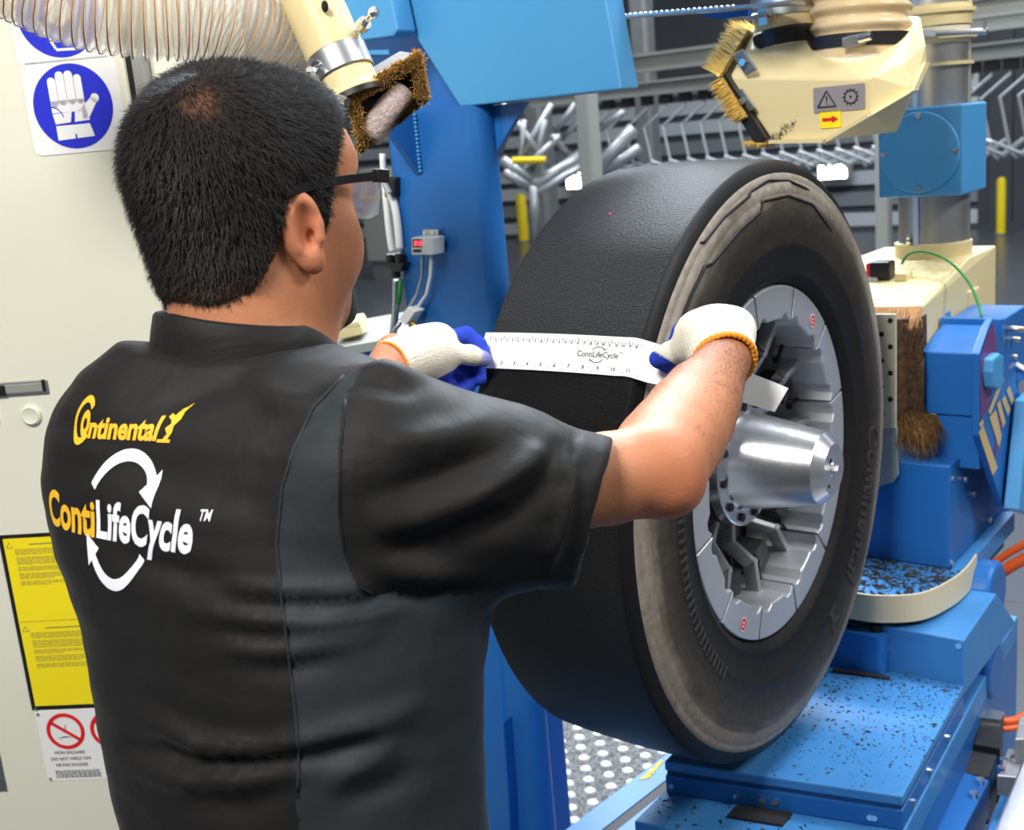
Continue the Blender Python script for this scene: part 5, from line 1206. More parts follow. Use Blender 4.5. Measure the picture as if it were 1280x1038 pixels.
def march(fn, x, y, d0, d1):
    D = np.linspace(d0, d1, 500); P = np.array([mp(x, y, d) for d in D]); return P[np.argmax(fn(P.astype(np.float32)) < 0)]
CRN = march(hair_sdf, 252, 128, .85, 1.2)
WH = CRN.copy()                          # crown whorl
HAIRM, _a, _b = tint_mat('short_black_hair', .8, spec=.15, bump=(500, .6))
qh = (cv-HC_) @ HM.T; thin = np.exp(-(vnorm(cv-CRN)/.017)**2); edge = np.clip(1-hair_mask(qh)/.014, 0, 1)
BLK = np.array([.016, .014, .013]); mixf = np.clip(.5*thin+.35*edge, 0, 1)[:, None]; cols = BLK*(1-mixf)+SK*.55*mixf
hair = np_mesh('hair', cv, cf, HAIRM, wk); vcol(hair, cols); hair['label'] = 'short cropped black hair with a thin crown'
ng = grad(hair_sdf, cv, .002).astype(float)
r_ = np.random.default_rng(5); tri_c = cv[cf].mean(1); ar_ = np.ones(len(cf)); pick = r_.choice(len(cf), 26000)
base = tri_c[pick]+r_.normal(size=(26000, 3))*.0015; nn_ = ng[cf[pick]].mean(1); nn_ /= vnorm(nn_)[:, None]
flow = base-WH; flow += np.array([0, 0, -.05]); sw_ = np.cross(nn_, flow); flow = flow/vnorm(flow)[:, None]+.35*sw_/(vnorm(sw_)[:, None]+1e-6)*np.exp(-(vnorm(base-WH)/.05))[:, None]
flow -= nn_*(flow*nn_).sum(1)[:, None]; flow /= vnorm(flow)[:, None]+1e-6
hm = hair_mask((base-HC_) @ HM.T); ln = (.0035+.0055*np.clip(hm/.05, 0, 1))*(1-.6*np.exp(-(vnorm(base-CRN)/.016)**2))*r_.uniform(.7, 1.25, 26000)
dirv = flow+nn_*.38+r_.normal(size=base.shape)*.16; tip = base+dirv*ln[:, None]; mid = base+(flow*.5+nn_*.45)*ln[:, None]*.55
sd = np.cross(flow, nn_)*.00042
sv = np.concatenate([base-sd-nn_*.001, base+sd-nn_*.001, mid+sd*.8, mid-sd*.8, tip]); N_ = 26000; i_ = np.arange(N_)
sf = [(int(i), int(i+N_), int(i+2*N_), int(i+3*N_)) for i in i_]+[(int(i+3*N_), int(i+2*N_), int(i+4*N_)) for i in i_]
st = np_mesh('hair_strands', sv, sf, mat('hair_strand', (.014, .0125, .012), .6, spec=.22), hair); st['kind'] = 'stuff'
# ---- goatee
def goat_mask(q): 
    return np.minimum(np.minimum(.040-np.abs(q[..., 0]), q[..., 1]-.066), np.minimum(-.058-q[..., 2], .148+q[..., 2]))
def goat_sdf(P):
    q = hl(P); m_ = np.clip(goat_mask(q)/.012, -1, 1); lips = np.exp(-((q[..., 2]+.078)/.007)**2-(q[..., 0]/.018)**2)
    return head_sdf(P)-(.0045*m_-.006*lips).astype(np.float32)
gv, gf = nets(goat_sdf, H(-.05, .03, -.16), H(.05, .14, -.03), .0032)
k_ = goat_mask((gv-HC_) @ HM.T) > -.002; gf = gf[k_[gf].all(1)]
gt = np_mesh('goatee', gv, gf, mat('goatee_hair', (.02, .017, .015), .6, bump=(400, .8)), wk); gt['label'] = 'short dark goatee'
mb = MB()
for s in (1, -1):
    mb.tube([H(s*.012, .108, .016), H(s*.030, .105, .022), H(s*.050, .094, .017)], [.003, .004, .002], 8)
mb.build('eyebrows', mat('brow_hair', (.02, .017, .015), .6), wk, smooth='all')
# ---- safety glasses
gl = thing('safety_glasses', 'black framed clear safety glasses worn by the man', 'glasses', H(0, .10, -.02))
for s in (1, -1):
    mb = MB(); P_ = spline([H(s*.0855, -.022, -.018), H(s*.0855, .005, -.012), H(s*.088, .05, -.004), H(s*.085, .094, .001)], 6)
    for a, b in zip(P_[:-1], P_[1:]): mb.obox((a+b)/2, b-a, hr, hu, np.linalg.norm(b-a)/2+.001, .0018, .0040)
    mb.build('temple_arm', BLACK, gl)
    mb = MB(); mb.obox(H(s*.084, .096, .001), hf, hr, hu, .008, .004, .0062); mb.build('hinge', BLACK, gl, bevel=.001)
    vs = []; fs = []; n = 10
    for i in range(n+1):
        u = i/n; x = .082-.070*u; y = .098+.030*math.sin(u*1.35)
        for z_ in (.004, -.002, -.034-.004*math.sin(u*3.1)): vs.append(H(s*x, y-.004*(z_ < -.03), z_))
    for i in range(n): fs += [(i*3, i*3+1, i*3+4, i*3+3), (i*3+1, i*3+2, i*3+5, i*3+4)]
    mb = MB(); mb.add(vs, fs); o = mb.build('lens', mat('clear_lens', (.55, .68, .85), .05, alpha=.38, spec=.9), gl, smooth='all'); md = o.modifiers.new('s', 'SOLIDIFY'); md.thickness = .0018
    mb = MB(); mb.tube([np.array(vs[i*3]) for i in range(n+1)], .0022, 6); mb.build('brow_bar', BLACK, gl, smooth='all')
mb = MB(); mb.tube([H(-.012, .132, .003), H(0, .134, .004), H(.012, .132, .003)], .0028, 6); mb.build('bridge', BLACK, gl)

# ---- shirt
SEC = [(-.42, .0, -1.03, .195, .15), (-.20, .0, -1.035, .188, .142), (-.063, -.010, -1.036, .187, .138), (-.002, -.018, -1.030, .192, .142), (.073, -.025, -1.020, .198, .146), (.138, -.033, -1.006, .209, .152), (.209, -.050, -.992, .220, .156), (.27, -.062, -.976, .222, .152), (.315, -.070, -.968, .200, .135), (.345, -.075, -.972, .150, .105), (.37, -.080, -.975, .09, .08)]
SEC = np.array(SEC, np.float32)
def torso_sdf(P):
    z_ = P[..., 2]; ip = [np.interp(z_, SEC[:, 0], SEC[:, i]).astype(np.float32) for i in range(1, 5)]
    x = np.abs(P[..., 0]-ip[0])/ip[2]; y = np.abs(P[..., 1]-ip[1])/ip[3]
    q = (x**2.2+y**2.2)**(1/2.2); d = (q-1)*np.minimum(ip[2], ip[3])
    d = np.maximum(d, z_-.375); return np.maximum(d, -.44-z_)
CU_ = mp(743, 641, 1.025); adir = ER-SR; adir = adir/np.linalg.norm(adir)
cpl = (mp(765, 553, 1.03)-mp(720, 732, 1.02)); cpl /= np.linalg.norm(cpl)                  # line of the cuff in the picture
cn = np.cross(AX @ ray(767, 553), AX @ ray(721, 733)); cn = cn/np.linalg.norm(cn)
if cn @ adir < 0: cn = -cn
def sleeveR(P):
    d = chain(P, [SR, (SR+CU_)/2, CU_+adir*.06], [.085, .070, .056], .03)
    d = smin(d, chain(P, [SR+np.array([.0, .0, -.045]), CU_+np.array([0, 0, -.016])+adir*.06], [.06, .052], .03), .03)
    return d
def sleeveL(P): return chain(P, [SL, SL*.35+EL*.65], [.085, .07], .03)
def shirt_sdf(P):
    d = torso_sdf(P)
    d = smin(d, cone(P, NB+np.array([-.005, -.035, -.080]), SR+np.array([-.02, .01, -.010]), .056, .072), .05)
    d = smin(d, cone(P, NB+np.array([0, -.035, -.080]), SL+np.array([.02, 0, 0]), .056, .066), .05)
    d = smin(d, ell(P, np.array([-.15, -1.055, .27]), (.09, .06, .11)), .06)               # shoulder blade
    s = sleeveR(P); s = smax(s, ((P-CU_.astype(np.float32)) @ cn.astype(np.float32)), .004)
    s = np.maximum(s, -np.maximum(cone(P, CU_-adir*.07, CU_+adir*.1, .043, .047), -((P-(CU_-adir*.06).astype(np.float32)) @ cn.astype(np.float32))))
    s2 = np.maximum(sleeveL(P), ((P-(SL*.35+EL*.65)) @ ((EL-SL)/np.linalg.norm(EL-SL))).astype(np.float32))
    d = smin(d, s, .035); return smin(d, s2, .03)
shv, shf = nets(shirt_sdf, [-.36, -1.21, -.46], [.36, -.74, .42], .0056)
# folds: ridges and furrows along lines read from the photograph, on the side facing the viewer
FOLDS = [  # polyline, half width px, height m (+ ridge / - furrow)
    ([(455, 660), (520, 650), (600, 620), (660, 580), (700, 535)], 13, .0055), ([(470, 690), (560, 675), (640, 640), (700, 590)], 15, -.005),
    ([(445, 625), (540, 600), (620, 565), (665, 535)], 14, -.004), ([(480, 560), (560, 545), (620, 520)], 18, .003),
    ([(700, 560), (712, 600), (700, 660), (680, 715)], 9, .003), ([(668, 540), (690, 560), (697, 590)], 9, -.003), ([(445, 705), (520, 712), (600, 722)], 12, .004), ([(450, 735), (540, 742), (605, 728)], 10, -.006),
    ([(255, 722), (320, 742), (400, 742), (480, 735), (560, 720)], 9, .0045), ([(270, 742), (340, 755), (420, 758), (500, 748)], 8, -.004),
    ([(225, 762), (290, 778), (380, 778), (470, 765), (540, 745)], 9, .0045), ([(240, 780), (320, 793), (400, 790)], 8, -.0035), ([(265, 810), (340, 818), (420, 806), (480, 790)], 9, .004), ([(280, 830), (360, 834), (430, 820)], 9, -.003),
    ([(165, 890), (215, 915), (255, 935), (330, 940), (400, 925), (480, 900), (540, 870)], 11, .006), ([(150, 930), (210, 945), (250, 958), (330, 952), (400, 940), (480, 918)], 10, -.007), ([(155, 955), (230, 975), (330, 968), (400, 955)], 13, .005),
    ([(230, 1000), (300, 1010), (380, 985)], 14, -.003), ([(400, 985), (440, 960), (500, 930)], 12, .004), ([(420, 1010), (480, 985), (520, 960)], 12, -.003),
    ([(195, 510), (235, 498), (275, 482), (320, 478)], 13, -.0025), ([(300, 470), (350, 500), (400, 500)], 16, .003), ([(330, 560), (380, 520), (430, 480)], 18, -.003), ([(120, 560), (200, 590), (300, 600)], 22, -.002),
    ([(440, 470), (480, 462), (530, 478)], 9, .004), ([(425, 490), (470, 478), (520, 492)], 9, -.003), ([(140, 690), (220, 715), (300, 730)], 12, -.003)]
sg_ = grad(shirt_sdf, shv, .003).astype(float)
q2, zz2 = pxof(shv); camm = AX @ (CAM-T); facing = ((camm-shv)*sg_).sum(1)/vnorm(camm-shv); fw_ = np.clip(facing*4, 0, 1)
disp = .0011*vnoise(shv*np.array([1, 1, 2.2]), 28, 9)+.0012*vnoise(shv*np.array([.6, .6, 2.5]), 55, 11)
for ln_, wd, am in FOLDS:
    d_, t_ = polyt(q2, ln_); disp += 2.7*am*np.exp(-(d_/(wd*.95))**2)*np.sin(np.pi*np.clip(t_, .0, 1.))**.7*fw_
nearcuff = np.clip(1-np.abs((shv-CU_) @ cn)/.004, 0, 1)*(vnorm(shv-CU_) < .12)
hem = ((shv-CU_) @ cn > -.032) & ((shv-CU_) @ cn < -.028) & (vnorm(shv-CU_) < .12)
disp = np.where(hem, disp-.0016, disp)
shv = shv+sg_*disp[:, None]
E2 = np.concatenate([shf[:, [0, 1]], shf[:, [1, 2]], shf[:, [2, 3]], shf[:, [3, 0]]]); E2 = np.concatenate([E2, E2[:, ::-1]])
deg = np.bincount(E2[:, 0], minlength=len(shv)).astype(float); keepc = (np.abs((shv-CU_) @ cn) < .036) & (vnorm(shv-CU_) < .13)
for _ in range(4):
    av_ = np.stack([np.bincount(E2[:, 0], weights=shv[E2[:, 1], k_], minlength=len(shv)) for k_ in range(3)], 1)/deg[:, None]
    shv = np.where(keepc[:, None], shv, shv*.45+av_*.55)
def cloth(name, c, c2):
    m = mat(name, c, .6, spec=.18, sheen=.04); nt = m.node_tree; b = nt.nodes['Principled BSDF']; b.inputs['Sheen Roughness'].default_value = .4
    tc = nt.nodes.new('ShaderNodeTexCoord'); n1 = nt.nodes.new('ShaderNodeTexNoise'); n1.inputs['Scale'].default_value = 900; nt.links.new(tc.outputs['Object'], n1.inputs['Vector'])
    n2 = nt.nodes.new('ShaderNodeTexNoise'); n2.inputs['Scale'].default_value = 14; n2.inputs['Detail'].default_value = 4; n2.inputs['Distortion'].default_value = .6; nt.links.new(tc.outputs['Object'], n2.inputs['Vector'])
    b1 = nt.nodes.new('ShaderNodeBump'); b1.inputs['Strength'].default_value = .10; b1.inputs['Distance'].default_value = .001; nt.links.new(n1.outputs['Fac'], b1.inputs['Height'])
    b2 = nt.nodes.new('ShaderNodeBump'); b2.inputs['Strength'].default_value = .28; b2.inputs['Distance'].default_value = .012; nt.links.new(n2.outputs['Fac'], b2.inputs['Height']); nt.links.new(b1.outputs[0], b2.inputs['Normal']); nt.links.new(b2.outputs[0], b.inputs['Normal'])
    return m
SHIRT = cloth('black_twill', (.0120, .0114, .0112), 0); PANEL = cloth('charcoal_panel_cloth', (.023, .028, .032), 0)
# charcoal side panel between the back seam and the sleeve seam
fc = shv[shf].mean(1); qf, _ = pxof(fc); fcf = facing[shf].mean(1)
seam = np.array([(462, 445), (430, 470), (392, 510), (368, 560), (353, 610), (346, 680), (352, 745), (360, 810), (368, 880), (374, 940), (372, 1000), (374, 1100), (380, 1500)], float)
sl_ = np.array([(462, 445), (432, 500), (426, 560), (424, 640), (430, 690), (450, 735), (470, 745)], float)
xl = np.interp(qf[:, 1], seam[:, 1], seam[:, 0]); xr_ = np.where(qf[:, 1] < 742, np.interp(qf[:, 1], sl_[:, 1], sl_[:, 0]), 2000+.0*qf[:, 1])
isP = (qf[:, 0] > xl) & (qf[:, 0] < xr_) & (qf[:, 1] > 462) & (fcf > -.2) & (fc[:, 0] > -.08)
def submesh(V, F):
    u_ = np.unique(F); r2 = -np.ones(len(V), int); r2[u_] = np.arange(len(u_)); return V[u_], r2[F]
shirt = np_mesh('work_shirt', shv, shf[~isP], SHIRT, wk); shirt['label'] = 'black short sleeve work shirt'
v_, f_ = submesh(shv, shf[isP]); pn = np_mesh('side_panel', v_, f_, PANEL, shirt); pn['label'] = 'charcoal side panel'
# raised seam along the panel edge
bvh = BVHTree.FromPolygons([tuple(p) for p in shv], [tuple(f) for f in shf.tolist()])
def hit_px(x, y):
    o_ = Vector(AX @ (CAM-T)); d = Vector(AX @ ray(x, y)).normalized(); r = bvh.ray_cast(o_, d); return (np.array(r[0]), np.array(r[1])) if r[0] is not None else None
for sm_, nm in ((seam[1:11], 'panel_seam'), (sl_[1:], 'sleeve_seam')):
    pts = []
    for a, b in zip(sm_[:-1], sm_[1:]):
        for k_ in range(5):
            r = hit_px(*(a+(b-a)*k_/5))
            if r: pts.append(r[0]+r[1]*.0002)
    mb = MB(); mb.tube(pts, .0015, 6); mb.build(nm, SHIRT if nm == 'sleeve_seam' else PANEL, shirt, smooth='all')
# collar
def collar():
    c = NB+np.array([-.004, -.004, 0]); n = 56; vs = []; fs = []
    prof = [(-.012, .078, 0), (.010, .076, 0), (.030, .0765, 0), (.040, .0785, 0), (.0425, .0815, 0), (.040, .0845, 0), (.025, .089, 0), (.004, .094, 0), (-.006, .0965, 0), (-.0075, .0945, 0), (-.004, .090, 0)]
    for i in range(n):
        t = 2*math.pi*i/n; ct, st_ = math.cos(t), math.sin(t)
        for z_, r, _ in prof:
            p = np.array([r*.98*ct, r*.95*st_, z_-(.034 if st_ > 0 else .010)*st_-.020*max(0, st_)**2-.014-.012*max(0, ct)]); vs.append(c+p)
    K = len(prof)
    for i in range(n):
        for k in range(K-1): fs.append((i*K+k, ((i+1) % n)*K+k, ((i+1) % n)*K+k+1, i*K+k+1))
    mb = MB(); mb.add(vs, fs); return mb.build('collar', SHIRT, shirt, smooth='all')
col_ = collar()
# ---- printing on the back, laid on the cloth
def lay(geos, material, name, cx_, cz_, label=None, rot=0, off=.0009, sag=0):
    """2-D print, u measured along the cloth to the wearer's right, v up"""
    aa = np.linspace(-.30, .12, 211); bb = []
    for a in aa:
        r = bvh.ray_cast(Vector((a, -1.6, cz_)), Vector((0, 1, 0))); bb.append(r[0][1] if r[0] is not None else np.nan)
    bb = np.array(bb); ok = ~np.isnan(bb); aa = aa[ok]; bb = bb[ok]
    s_ = np.concatenate([[0], np.cumsum(np.hypot(np.diff(aa), np.diff(bb)))]); s0 = np.interp(cx_, aa, s_)
    bm = bmesh.new()
    for v, f in geos:
        vv = [bm.verts.new((x, y, 0)) for x, y in v]
        for ff in f:
            try: bm.faces.new([vv[i] for i in ff])
            except ValueError: pass
    for ax_, lim in ((0, .2), (1, .09)):
        x = -lim
        while x < lim:
            no = (1, 0, 0) if ax_ == 0 else (0, 1, 0); co = (x, 0, 0) if ax_ == 0 else (0, x, 0)
            bmesh.ops.bisect_plane(bm, geom=bm.verts[:]+bm.edges[:]+bm.faces[:], plane_co=co, plane_no=no); x += .005
    bm.verts.index_update(); P = []
    for v in bm.verts:
        a = np.interp(s0+v.co.x, s_, aa); r = bvh.ray_cast(Vector((a, -1.6, cz_+v.co.y+sag*v.co.x)), Vector((0, 1, 0)))
        P.append(np.array(r[0])+np.array(r[1])*off if r[0] is not None else np.array([a, -1.1, cz_+v.co.y]))
    mb = MB(); mb.add(P, [[v.index for v in f.verts] for f in bm.faces]); bm.free()
    o = mb.build(name, material, shirt, smooth='all')
    if label: o['label'] = label
    return o
GOLD = mat('gold_thread', s2l(238, 184, 40), .5, bump=(900, .3)); WTHR = mat('white_thread', s2l(235, 236, 245), .5, bump=(900, .3))
def fit(s, x0, x1, h, **k):                         # text scaled to the span and cap height
    v, f = text_geo(s, 1, **k); v = v-v.min(0); ex = v.max(0); 
    return np.stack([x0+v[:, 0]/ex[0]*(x1-x0), v[:, 1]*h], 1), f
c1 = hit_px(158, 531)[0]; c2 = hit_px(147, 652)[0]
S1 = .098
g = [sh(ring_geo(.72, 1.0, math.radians(38), math.radians(322), 26), -.082, .002, .020, .0245), sh(ring_geo(.42, 1.0, 0, 2*math.pi, 20), -.0765, -.001, .0095, .0135)]
g += [fit('ntinental', -.066, .058, .030, bold=.035)]
g[-1] = (g[-1][0]+np.array([0, -.0155]), g[-1][1])
g += [poly_geo(np.array(EMBLEM[0])*np.array([.027, .034])+np.array([.060, -.0165])), rect_geo(.060, -.0165, .083, -.0135)]
for i in range(len(g)): g[i] = (g[i][0]*np.array([.62, .80]), g[i][1])
lay(g, GOLD, 'shirt_lettering', c1[0], c1[2], 'gold embroidered lettering with a small rearing emblem')
g = fit('Conti', -.136, -.036, .040, bold=.03); g = (g[0]+np.array([0, -.016]), g[1]); g = (g[0]*np.array([.80, 1.08]), g[1]); lay([g], GOLD, 'shirt_lettering', c2[0], c2[2], 'gold printed lettering')
g = fit('LifeCycle', -.033, .112, .040, bold=.03); g = (g[0]+np.array([0, -.0245]), g[1])
tm = fit('TM', .116, .130, .0105, bold=.01); tm = (tm[0]+np.array([0, .008]), tm[1])
R1 = .052; up_ = ring_geo(R1-.009, R1, math.radians(150), math.radians(38), 24); dn_ = ring_geo(R1-.009, R1, math.radians(-30), math.radians(-142), 24)
def arrowhead(t, dirn, s=.014):
    t = math.radians(t); c = np.array([math.cos(t), math.sin(t)])*(R1-.0045); tg = np.array([-math.sin(t), math.cos(t)])*dirn; n_ = np.array([math.cos(t), math.sin(t)])
    return poly_geo([c+n_*s*.85, c+tg*s*1.6, c-n_*s*.85])
lay([(q[0]*np.array([.80, 1.08]), q[1]) for q in (g, tm, up_, dn_, arrowhead(40, -1), arrowhead(-140, -1))], WTHR, 'shirt_lettering', c2[0], c2[2], 'white printed lettering with two circling arrows')

# ---- gloves
KN, _a, _b = tint_mat('knitted_glove', .85, spec=.2, bump=(420, .5))
WHG = np.array(s2l(232, 226, 208)); BLG = np.array(s2l(42, 66, 178)); ORG = np.array(s2l(236, 150, 50))
def glove(name, fn, lo, hi, bluefn, label, rib=None, h=.0026):
    v, f = nets(fn, lo, hi, h); g_ = grad(fn, v, .002).astype(float)
    bl = np.clip(bluefn(v)/.0025, 0, 1)[:, None]; org = np.zeros((len(v), 1))
    if rib: 
        ax0, p0, orange = rib; t = (v-p0) @ ax0; d_, u_, w_ = MB().frame(ax0); ang = np.arctan2((v-p0) @ u_, (v-p0) @ w_)
        v = v+g_*(.0007*np.sin(ang*34)*np.clip(1-t/.06, 0, 1))[:, None]; org = np.clip((orange-t)/.0015, 0, 1)[:, None]
    c = WHG*(1-bl)+BLG*bl; c = c*(1-org)+ORG*org
    o = np_mesh(name, v, f, KN, wk); vcol(o, c); o['label'] = label; return o
# right hand: back of hand towards viewer, thumb pressing the strip
def m2(x, y, d): return mp(x, y, d)
rax = (m2(885, 405, 1.40)-WR); rax /= np.linalg.norm(rax)
KR = [m2(862, 412, 1.425), m2(880, 400, 1.43), m2(902, 397, 1.425), m2(922, 404, 1.415)]
FR = []
for i, k_ in enumerate(KR):
    L_ = (.030, .034, .032, .026)[i]; kx = (862, 880, 902, 922)[i]
    FR.append([k_, m2(kx-10, 415+4*i, 1.462), m2(kx-22, 440+5*i, 1.466), m2(kx-27, 458+4*i, 1.452)])
CUR = WR-rax*.004
def gloveR(P):
    d = cone(P, WR-rax*.012, m2(897, 428, 1.372), .0385, .0385)
    d = smin(d, ell(P, m2(896, 421, 1.388), (.042, .040, .036)), .02)
    d = smin(d, cone(P, m2(868, 415, 1.415), m2(920, 409, 1.405), .021, .020), .025)
    for c_ in FR: d = smin(d, chain(P, c_, [.0125, .0115, .0105, .0095], .004), .007)
    d = smin(d, chain(P, [m2(893, 432, 1.375), m2(862, 434, 1.405), m2(838, 443, 1.430), m2(823, 449, 1.440)], [.022, .016, .0135, .0115], .01), .014)
    t = ((P-(WR-rax*.002).astype(np.float32)) @ rax.astype(np.float32)); d = smax(d, -t, .003)
    return np.maximum(d, -cone(P, WR-rax*.03, WR+rax*.022, .0345, .030))
TR = [m2(862, 434, 1.405), m2(838, 443, 1.430), m2(823, 449, 1.440)]
def blueR(v):
    qx, _z = pxof(v); s_ = np.minimum(832-qx[:, 0]+(qx[:, 1]-447)*1.6, 30)*.00095
    th_ = np.minimum(s_, .0125*1.6-polydist3(v, TR)+.006)
    fing = np.full(len(v), -1.)
    for c_ in FR: fing = np.maximum(fing, .016-polydist3(v, c_[1:]))
    return np.maximum(np.where(qx[:, 0] < 872, th_, -1), fing)
def polydist3(v, L_):
    d = np.full(len(v), 1e9)
    for a, b in zip(L_[:-1], L_[1:]):
        ab = b-a; t = np.clip(((v-a) @ ab)/(ab @ ab), 0, 1); d = np.minimum(d, vnorm(v-a-t[:, None]*ab))
    return d
lo, hi = lohi(WR, *[p for c_ in FR for p in c_], *TR, m_=.06)
glove('work_glove', gloveR, lo, hi, blueR, 'white knitted glove with blue coated fingertips, right hand', (rax, WR, .005))
# left hand: pinching the far end of the strip
lax = m2(545, 436, 1.60)-WL; lax /= np.linalg.norm(lax)
FL = [[m2(560, 424, 1.615), m2(583, 419, 1.628), m2(598, 431, 1.628), m2(604, 444, 1.622)],
      [m2(560, 448, 1.625), m2(583, 452, 1.640), m2(598, 464, 1.636), m2(600, 474, 1.622)],
      [m2(553, 462, 1.615), m2(574, 470, 1.632), m2(584, 482, 1.622), m2(578, 490, 1.606)],
      [m2(543, 472, 1.600), m2(560, 484, 1.612), m2(568, 493, 1.602), m2(560, 498, 1.590)]]
TL = [m2(535, 446, 1.575), m2(562, 442, 1.588), m2(588, 444, 1.598), m2(604, 449, 1.606)]
def gloveL(P):
    d = cone(P, WL-lax*.01, m2(520, 445, 1.575), .033, .038)
    d = smin(d, ell(P, m2(538, 440, 1.592), (.040, .034, .036)), .02)
    d = smin(d, cone(P, m2(550, 424, 1.605), m2(545, 468, 1.60), .020, .019), .02)
    for c_ in FL: d = smin(d, chain(P, c_, [.0130, .0120, .0110, .0095], .004), .006)
    d = smin(d, chain(P, TL, [.020, .0145, .0125, .0110], .008), .010)
    t = ((P-WL.astype(np.float32)) @ lax.astype(np.float32)); d = smax(d, -t, .003)
    return np.maximum(d, -cone(P, WL-lax*.03, WL+lax*.022, .0295, .029))
def blueL(v):
    qx, _z = pxof(v); b_ = np.full(len(v), -1.)
    for c_ in FL: b_ = np.maximum(b_, .0165-polydist3(v, c_))
    b_ = np.where(qx[:, 0] < 561, -1, b_)
    b_ = np.where(polydist3(v, TL[:3]) < .0175, np.minimum(b_, (qx[:, 0]-592)*.001), b_); b_ = np.maximum(b_, .013-polydist3(v, [TL[2]*.4+TL[3]*.6, TL[3]]))
    low = (qx[:, 1]-(498-.55*(qx[:, 0]-500)))*.001; return np.maximum(b_, np.where(polydist3(v, TL) > .019, low, -1))
lo, hi = lohi(WL, *[p for c_ in FL for p in c_], *TL, m_=.055)
glove('work_glove', gloveL, lo, hi, blueL, 'white knitted glove with blue coated fingers, left hand', (lax, WL, .004))

# ---- trousers and shoes (below the picture)
def legs(P):
    d = ell(P, (-.0, -1.03, -.36), (.175, .135, .13))
    for s in (1, -1):
        d = smin(d, chain(P, [(s*.09, -1.03, -.42), (s*.105, -1.0, -.74), (s*.11, -1.03, FLOOR+.09)], [.10, .075, .062], .04), .05)
    return np.maximum(d, (FLOOR+.07)-P[..., 2])
tv, tf = nets(legs, [-.25, -1.2, FLOOR+.03], [.25, -.84, -.2], .014)
np_mesh('trousers', tv, tf, mat('dark_trousers', (.012, .014, .02), .7), wk)
for s in (1, -1):
    def shoe(P): 
        d = smin(ell(P, (s*.11, -.95, FLOOR+.045), (.05, .11, .05)), cone(P, (s*.11, -1.04, FLOOR+.05), (s*.11, -1.03, FLOOR+.13), .05, .05), .04); return np.maximum(d, FLOOR+.002-P[..., 2])
    a_, b2 = nets(shoe, [s*.11-.08, -1.14, FLOOR-.02], [s*.11+.08, -.8, FLOOR+.22], .009); np_mesh('work_shoe', a_, b2, RUBBERB, wk)

# ================================================================ MEASURING STRIP
tp = thing('measuring_tape', 'white flexible measuring strip with printed scale held across the tread', 'measuring tape', polar(.4815, math.radians(148), -.12))
WID = .0265; PH = math.radians(148)
eR = np.array(polar(1, PH, 0)); eT = np.array(polar(1, PH-math.pi/2, 0)); eA = np.array([1., 0, 0])   # eT points up
path = []
for a in np.linspace(-.255, -.006, 14): path.append((np.array([a, 0, 0])+eR*(.4822-.0045*((a+.125)/.121)**2+.0012), eT))
tw = np.array([.25, -.15, -.04])
e0_ = path[-1][0]
cam_m = AX @ (CAM-T)
tail = [m2(822, 456, 1.470), m2(850, 462, 1.452), m2(890, 474, 1.440), m2(930, 484, 1.425), m2(977, 500.5, 1.405)]
up2 = (m2(985, 488, 1.405)-m2(970, 514, 1.405)); up2 /= np.linalg.norm(up2)
for i, p in enumerate(tail): 
    k_ = i/(len(tail)-1); uu = eT*(1-k_)+up2*k_; path.append((p, uu/np.linalg.norm(uu)))
cs = spline([p for p, _ in path], 4); us = spline([u for _, u in path], 4); ss = np.concatenate([[0], np.cumsum([np.linalg.norm(cs[i+1]-cs[i]) for i in range(len(cs)-1)])])
us = [u/np.linalg.norm(u) for u in us]
WE = np.interp(np.arange(len(cs)), [0, len(cs)*.75, len(cs)-1], [WID, WID, .0165])
def tape_pt(s, v, off=0):
    i = min(max(np.searchsorted(ss, s, 'right')-1, 0), len(cs)-2); f = (s-ss[i])/(ss[i+1]-ss[i]); c = cs[i]*(1-f)+cs[i+1]*f; u = us[i]*(1-f)+us[i+1]*f; t = cs[i+1]-cs[i]; n_ = np.cross(t, u); n_ /= np.linalg.norm(n_)
    if n_ @ (cam_m-c) < 0: n_ = -n_
    return c+u*v+n_*off
vs = []; fs = []
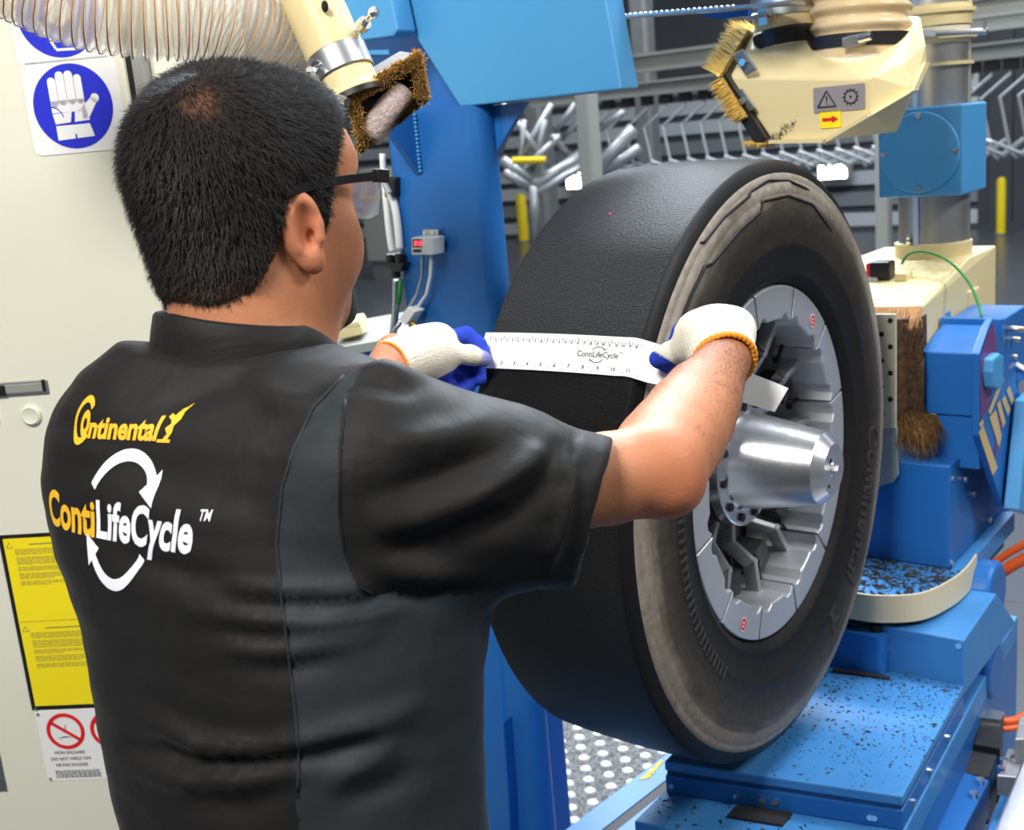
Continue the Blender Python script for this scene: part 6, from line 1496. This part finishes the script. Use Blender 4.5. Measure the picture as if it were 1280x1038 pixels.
for i in range(len(cs)):
    for off in (0, .0008):
        for v in (-1, 1): vs.append(tape_pt(ss[i]-1e-9 if i else 0, v*WE[i], off))
for i in range(len(cs)-1):
    o_ = i*4; n_ = o_+4; fs += [(o_+2, o_+3, n_+3, n_+2), (o_, n_, n_+1, o_+1), (o_+1, n_+1, n_+3, o_+3), (o_, o_+2, n_+2, n_)]
fs += [(0, 1, 3, 2), tuple((len(cs)-1)*4+k for k in (0, 2, 3, 1))]
mb = MB(); mb.add(vs, fs); mb.build('strip', mat('white_strip', (.90, .90, .90), .4), tp, smooth=40)
def lay_tape(name, geos, material):
    mb = MB()
    for v, f in geos: mb.add([tape_pt(x, y, .0013) for x, y in v], f)
    return mb.build(name, material, tp)
tick = []; i = 0
while .012+i*.00505 < .262:
    x = .012+i*.00505; tick.append(rect_geo(x-.0006, .0165, x+.0006, .0190 if i % 5 else .0210)); i += 1
for k_ in range(12): 
    x = .014+k_*.0225; tick.append(rect_geo(x-.0004, -.0235, x+.0004, -.0215))
num = []
for k_ in range(25): 
    v, f = text_geo(str(k_+1), .0044, bold=.0002); num.append((v+np.array([.014+k_*.0099, .0145]), f))
for k_ in range(11): 
    v, f = text_geo(str(k_+1), .0072, bold=.0002); num.append((v+np.array([.022+k_*.0225, -.0185]), f))
lay_tape('printed_scale', tick+num, INKD)['kind'] = 'stuff'
v, f = text_geo('ContiLifeCycle', .0115, bold=.0001); ex = np.ptp(v, 0); X0 = .197
g = [(v*np.array([.062/ex[0], 1])+np.array([X0, 0]), f)]
g += [sh(ring_geo(.0105, .0116, math.radians(150), math.radians(45), 16), X0, 0), sh(ring_geo(.0105, .0116, math.radians(-30), math.radians(-135), 16), X0, 0), poly_geo([(X0+.0065, .0095), (X0+.0105, .0085), (X0+.0098, .0055)]), poly_geo([(X0-.0065, -.0095), (X0-.0105, -.0085), (X0-.0098, -.0055)])]
v, f = text_geo('TM', .004); g.append((v+np.array([X0+.034, .004]), f))
lay_tape('strip_lettering', g, INK)
for o in bpy.data.objects:
    if '_base' in o: del o['_base']
